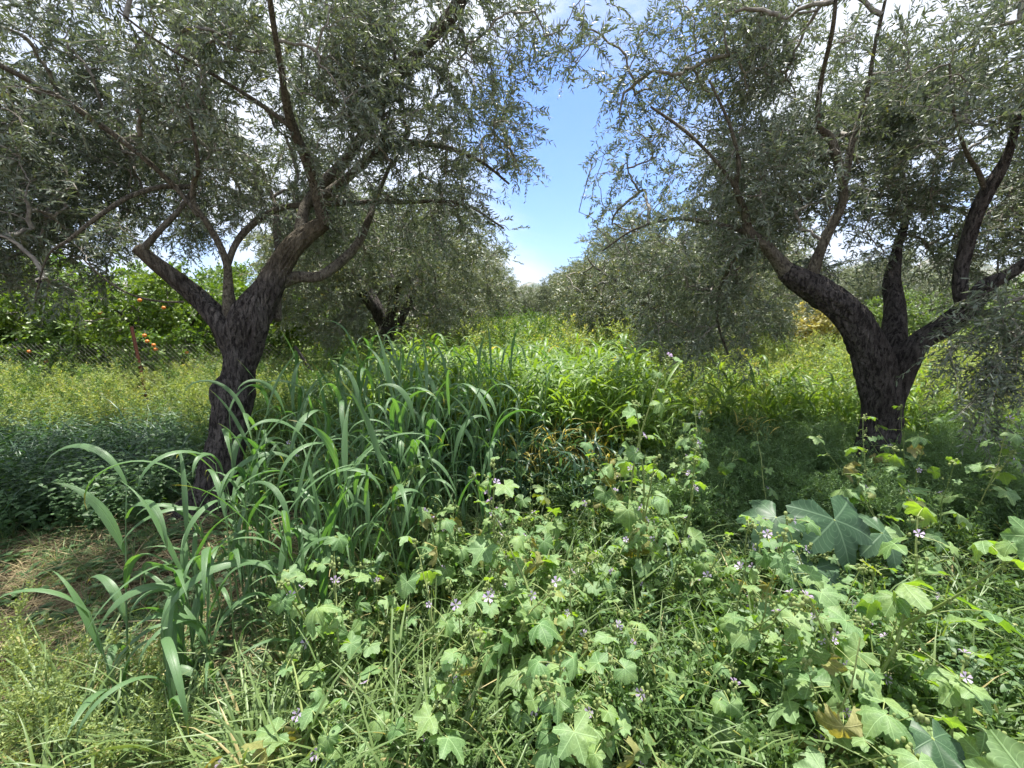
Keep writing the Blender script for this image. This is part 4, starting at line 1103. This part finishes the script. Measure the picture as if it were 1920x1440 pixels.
rp = np.random.default_rng(3)
PALMS = [palm(dp, 49, .024, d, c, rp_, rp, side=sd, pw=pw_, wav=wv) for d, c, sd, dp, rp_, pw_, wv in ((.15, .12, 0, .24, .03, 1, .04), (.35, .18, .1, .30, .05, 1.05, .07), (.55, .1, -.15, .22, .04, .9, .08), (.25, .35, .2, .33, .03, 1.1, .05), (.1, .05, -.1, .20, .06, .8, .09), (.9, .35, .0, .28, .06, 1, .16), (.45, .5, .25, .24, .04, .9, .10), (.2, .15, -.25, .34, .05, 1.1, .06), (.8, .2, .1, .2, .05, .9, .12), (1.1, .5, -.2, .26, .08, 1, .22))]
BIGP = [palm(.36, 73, .018, d, .10, .035, rp, pw=.75, side=sd) for d, sd in ((.3, .1), (.5, -.1))]

OVAL = [palm(.06, 73, .012, .2, .05, .12, rp, pw=1.0)]

def put_leaf(mb, pl, at, ydir, normal, size, rnd):
    Y = norm(np.array(ydir, float)); Z = np.array(normal, float); X = norm(np.cross(Y, Z)); Z = np.cross(X, Y)
    V, f3, f4, uv = pl
    W = np.array(at) + (V[:, 0:1] * X + V[:, 1:2] * Y + V[:, 2:3] * Z) * size
    b = mb.n
    mb.add(W, f4, rnd, uv)
    mb.F.append(np.asarray(f3).reshape(-1) + b); mb.K.append(np.full(len(f3), 3, np.int32)); mb.M.append(np.full(len(f3), 0, np.int32))

PET = []
def flower_mesh():
    mb = MB(); n = 5
    for k in range(n):
        a = k * 2 * PI / n
        prof = [(0, 0, 0), (-.10, .35, .10), (.10, .35, .10), (-.30, .78, .20), (0, .74, .19), (.30, .78, .20), (-.22, 1.0, .22), (0, .88, .2), (.22, 1.0, .22)]
        v = np.array(prof); c, s_ = math.cos(a), math.sin(a)
        v = v @ np.array([[c, s_, 0], [-s_, c, 0], [0, 0, 1]])
        b = mb.n; mb.add(v, [(1, 2, 5, 4), (1, 4, 3, 3)][:1] + [(3, 4, 7, 6), (4, 5, 8, 7)], .3 + .1 * k)
        for t in ((0, 2, 1), (1, 4, 3)):
            mb.F.append(np.array(t) + b); mb.K.append(np.array([3], np.int32)); mb.M.append(np.array([0], np.int32))
    th = np.linspace(0, PI, 5); ph = np.linspace(0, 2 * PI, 6, endpoint=False)
    sv = np.stack([np.sin(th)[:, None] * np.cos(ph)[None], np.sin(th)[:, None] * np.sin(ph)[None], np.cos(th)[:, None] * np.ones((1, 6)) + 1], -1) * .11
    mb.add(sv.reshape(-1, 3), quads_grid(5, 6)[:, ::-1], .9, mat=1)
    return mb.mesh('flower', [M['petal'], M['bud']])
FLOWER = flower_mesh()
th = np.linspace(0, PI, 5); ph = np.linspace(0, 2 * PI, 6, endpoint=False)
BUDV = np.stack([np.sin(th)[:, None] * np.cos(ph)[None], np.sin(th)[:, None] * np.sin(ph)[None], np.cos(th)[:, None] * np.ones((1, 6)) * 1.3], -1).reshape(-1, 3)
BUDF = [quads_grid(5, 6)[:, ::-1]]

def mallow(base, top, rng, label, group=None, nl=12, size=.055, split=False, side=1, flowers=3, wilt=.12, r0=.006, name='mallow_plant'):
    bz = float(gh(base[0], base[1])); base = np.array([base[0], base[1], bz]); top = np.array(top, float)
    root = thing(name, label, 'mallow', tuple(base), group)
    H = top - base; L_ = np.linalg.norm(H)
    t = np.linspace(0, 1, 12)[:, None]
    bend = norm(np.cross(H, rng.normal(size=3))) * L_ * rng.uniform(.03, .09)
    C = H * t + bend * np.sin(t * PI) + rng.normal(size=(12, 3)) * .004
    stems = [(C, r0, 1.0)]
    for k in range(side):
        i = int(rng.integers(3, 8)); a = rng.uniform(0, 6.28); l2 = L_ * rng.uniform(.25, .5); tt = np.linspace(0, 1, 8)[:, None]
        d = norm(norm(H) * 1.0 + np.array([math.cos(a), math.sin(a), .1]) * .8)
        stems.append((C[i] + d * l2 * tt + np.array([0, 0, .12]) * l2 * tt ** 2, r0 * .6, .8))
    sm = MB(); lf = MB(); bd = MB(); old = MB(); leaves = []; fl = []
    for (c, r, ks) in stems:
        K = len(c)
        tube(sm, np.hstack([c, np.linspace(r, r * .35, K)[:, None]]), 7, rnd=rng.random())
        m = max(4, int(nl * ks * (.6 if ks < 1 else 1)))
        a0 = rng.uniform(0, 6.28)
        for k in range(m):
            q = (.16 + .84 * (k / (m - 1)) ** .85) * (K - 1); i = min(int(q), K - 2); f = q - i
            p = c[i] * (1 - f) + c[i + 1] * f; frac = q / (K - 1)
            az = a0 + k * 2.4 + rng.normal() * .2; el = rng.uniform(.15, .75)
            pl = rng.uniform(.05, .13) * (1.15 - .75 * frac) * size / .05; d = np.array([math.cos(az) * math.cos(el), math.sin(az) * math.cos(el), math.sin(el)])
            tt = np.linspace(0, 1, 5)[:, None]
            pc = p + d * pl * tt - np.array([0, 0, .25]) * pl * tt ** 2
            tube(sm, np.hstack([pc, np.full((5, 1), .0015)]), 4, rnd=.7, cap=False)
            s_ = size * rng.uniform(.5, 1.3) * (1.2 - .62 * frac)
            w = rng.random() < wilt * (1.6 - frac)
            out = np.array([math.cos(az), math.sin(az), 0])
            if w: yd = out * .25 + np.array([0, 0, -1]); nrm = out + rng.normal(size=3) * .2; pi_ = rng.choice([5, 9, 8])
            else:
                dip = rng.uniform(-1.2, .12); yd = out + np.array([0, 0, dip]) + rng.normal(size=3) * .15; nrm = np.array([0, 0, 1]) - out * dip * .5 + rng.normal(size=3) * .22; pi_ = rng.integers(0, 9)
            mbx = MB() if split and not w else (old if w and rng.random() < .6 else lf)
            put_leaf(mbx, PALMS[pi_], pc[-1], yd, nrm, s_, rng.random() * (.88 if split else 1))
            if mbx is not lf and mbx is not old: leaves.append(mbx)
            if frac > .35:
                nb = int(rng.integers(1, 5)); o = p + rng.normal(size=(nb, 3)) * .011
                z = np.tile(np.array([[0, 0, 1.0]]), (nb, 1)); b_ = rng.uniform(.0035, .006, nb)[:, None]
                replicate(bd, BUDV, BUDF, o, np.tile([[1.0, 0, 0]], (nb, 1)) * b_, np.tile([[0, 1.0, 0]], (nb, 1)) * b_, z * b_, rng.random(nb))
                fl.append((p, az))
        nb = 7; o = c[-1] + rng.normal(size=(nb, 3)) * .010; b_ = rng.uniform(.004, .007, nb)[:, None]
        replicate(bd, BUDV, BUDF, o, np.tile([[1.0, 0, 0]], (nb, 1)) * b_, np.tile([[0, 1.0, 0]], (nb, 1)) * b_, np.tile([[0, 0, 1.0]], (nb, 1)) * b_, rng.random(nb))
    b0 = sm.n
    sm.V += bd.V; sm.R += bd.R; sm.U += bd.U; sm.F += [f + b0 for f in bd.F]; sm.K += bd.K; sm.M += [m_ + 1 for m_ in bd.M]; sm.n += bd.n
    sm.obj('stem', [M['mallow_stem'], M['bud']], root)
    if lf.V: lf.obj('foliage', M['mallow'], root)
    for m_ in leaves: m_.obj('leaf', M['mallow'], root)
    if old.V: old.obj('wilted_foliage', M['mallow_old'], root)
    if fl and flowers:
        for j in rng.choice(len(fl), min(flowers, len(fl)), replace=False):
            p, az = fl[j]; az += rng.normal() * .4
            d = Vector((math.cos(az), math.sin(az), rng.uniform(.1, 1.2))).normalized()
            o = bpy.data.objects.new('flower', FLOWER); COL.objects.link(o); o.parent = root
            o.location = Vector(p) + d * .022; o.rotation_euler = d.to_track_quat('Z', 'Y').to_euler(); k = rng.uniform(.012, .020); o.scale = (k, k, k * rng.uniform(1, 2.2))
    return root

rm = np.random.default_rng(2024)
hero_m = [
 ((1252, 672), 2.1, (.70, 2.15), 13, .052, 1, 'tallest mallow, its top leaves held against the drooping olive foliage right of centre'),
 ((1192, 760), 2.0, (.53, 2.0), 12, .048, 1, 'tall slender mallow just left of the tallest mallow'),
 ((1726, 968), 1.32, (.98, 1.22), 12, .066, 1, 'stout mallow in the right foreground with a glowing leaf at its tip'),
 ((925, 872), 1.75, (-.03, 1.75), 9, .062, 0, 'mallow with three big pale leaves standing before the cereal field'),
 ((934, 975), 1.6, (.22, 1.15), 10, .050, 1, 'long mallow stem leaning left through the middle of the foreground'),
 ((540, 1072), 1.5, (-.80, 1.48), 10, .044, 1, 'flowering mallow at the right edge of the broad bladed cereals'),
 ((545, 1235), 1.3, (-.36, 1.05), 9, .055, 1, 'mallow leaning left in the lower left of the foreground'),
 ((1805, 1235), 1.12, (1.02, 1.0), 9, .066, 1, 'mallow with budding top near the lower right corner'),
 ((1945, 1000), .98, (1.30, .92), 8, .085, 0, 'mallow with one very large glowing leaf cut by the right edge'),
 ((1185, 1280), 1.35, (.36, 1.3), 9, .045, 1, 'small flowering mallow low in the centre right foreground'),
 ((1068, 1100), 1.5, (.20, 1.45), 9, .046, 1, 'mallow with a bright cupped leaf and a flower under it in the centre'),
 ((1560, 1165), 1.35, (.92, 1.25), 10, .058, 1, 'mallow left of the stout foreground mallow with a pointed leaf at its tip'),
 ((1302, 862), 1.95, (.80, 1.95), 9, .048, 0, 'mallow with folded drooping leaves beside the tallest mallow'),
 ((1365, 1010), 1.8, (.86, 1.75), 10, .045, 1, 'flowering mallow left of the large dark glossy leaves'),
 ((800, 960), 1.9, (-.32, 1.9), 9, .045, 1, 'mallow with small pale leaves at the left side of the centre grass'),
 ((1000, 1265), 1.25, (.14, 1.15), 9, .058, 1, 'mallow with large wilting leaves at the bottom centre'),
 ((1430, 975), 1.75, (.98, 1.8), 8, .05, 0, 'mallow with a bright little top leaf in front of the glossy leaves'),
 ((1640, 1075), 1.5, (1.2, 1.45), 9, .07, 0, 'mallow with one broad pale leaf under the glossy dark leaves'),
 ((1420, 1170), 1.45, (.72, 1.4), 9, .052, 1, 'mallow with a bright yellow green leaf in the shade of the lower right'),
 ((1245, 985), 1.85, (.6, 1.8), 10, .05, 1, 'flowering mallow under the two tall slender ones'),
]
for (uv, Y, b, nl, sz, sd, lab) in hero_m:
    mallow(b, P(uv[0], uv[1], Y), rm, lab, None, nl, sz * 1.32, True, sd, 4, 0 if 'glowing' in lab or 'lower right' in lab else .07, .008)
zones = [(36, 1.05, 2.9, .35, 1.15, 'the weedy right foreground', 'mallows in the right foreground', (.42, .92)),
         (34, 1.05, 2.4, -.5, .28, 'the grassy centre foreground', 'mallows in the centre foreground', (.34, .76)),
         (12, 2.6, 4.4, -.28, .42, 'the cereal field foot', 'mallows at the foot of the field', (.35, .7))]
for (cnt, Y0, Y1, xa, xb, lab, grp, hh) in zones:
    for k in range(cnt):
        Y = rm.uniform(Y0, Y1); x = rm.uniform(xa, xb) * Y
        h = rm.uniform(*hh)
        if 1.1 < x < 2.1 and 1.45 < Y < 2.4: h *= .45
        h *= min(1.2, .68 + .22 * Y)
        lb = '%s mallow at the %s %s of %s' % ('tall' if h > hh[0] * .4 + hh[1] * .6 else 'low', where((Y - Y0) / (Y1 - Y0), ['front', 'near', 'middle', 'farther', 'back']), where((x / Y - xa) / (xb - xa), ['far left', 'left', 'centre', 'right', 'far right']), lab)
        mallow((x, Y), (x + rm.normal() * .22, Y + rm.normal() * .18, h), rm, lb, grp, int(rm.integers(7, 12)), rm.uniform(.046, .080), False, int(rm.integers(0, 3)), int(rm.integers(1, 4)), .08, .0045)
for (u, v, Y, bx, ww) in [(745, 588, 5.3, -1.35, 'middle'), (690, 640, 5.0, -1.5, 'left'), (800, 620, 5.6, -1.0, 'right')]:
    mallow((bx, Y), P(u, v, Y), rm, ww + ' one of three tall leafy weeds before the second left olive trunk', 'tall weeds before the second left trunk', 18, .035, False, 4, 0, .02, .005, 'tall_weed')['category'] = 'weed'

def big_plant(base, leaves, label, name='broad_leaved_plant'):
    root = thing(name, label, 'plant', (base[0], base[1], 0))
    b = np.array([base[0], base[1], 0.0])
    for (at, yd, nrm, size, k) in leaves:
        at = np.array(at); e = at - b; t = np.linspace(0, 1, 8)[:, None]
        c = e * t + np.array([0, 0, 1]) * np.sin(t * PI) * .04
        mb = MB(); tube(mb, np.hstack([c, np.full((8, 1), .005)]), 7, rnd=.5); mb.obj('leaf_stalk', M['mallow_stem'], root)
        mb = MB(); put_leaf(mb, (BIGP + OVAL)[k], e, yd, nrm, size, .5 + .3 * math.sin(size * 50)); mb.obj('leaf', M['bigleaf'], root)
p1 = P(1565, 975, 1.95); p2 = P(1455, 970, 2.1); p3 = P(1655, 1000, 2.0); p4 = P(1530, 1065, 1.85)
big_plant((1.45, 2.25), [(p1, (.12, -.62, -.7), (.0, -.75, .7), .23, 0), (p2, (-.7, -.45, -.4), (-.2, -.5, .8), .19, 1), (p3, (.9, -.3, -.35), (.2, -.5, .9), .17, 1), (p4, (-.3, -.8, -.6), (-.1, -.6, 1), .15, 1)],
          'large dark glossy lobed leaves in the shade in front of the right olive trunk')
p1 = P(1750, 1385, 1.0); p2 = P(1860, 1400, 1.02)
big_plant((1.05, 1.1), [(p1, (-.2, -.8, -.25), (0, -.2, 1), .075, 2), (p2, (.6, -.6, -.2), (.1, -.3, 1), .07, 2)], 'low plant with a crinkled dark green leaf in the lower right corner')

# ------------------------------------------------------------------ air
s = NT('thin_haze')
vol = s.n('ShaderNodeVolumePrincipled', {'Color': (.80, .87, 1.0, 1), 'Density': .00006, 'Anisotropy': .3})
s.l(vol.outputs[0], s.out.inputs['Volume'])
mb = MB(); box(mb, (0, 2300, 298), (12400, 6200, 604))
tag(mb.obj('haze', s.m), 'thin blue air between the grove and the mountains', kind='stuff')
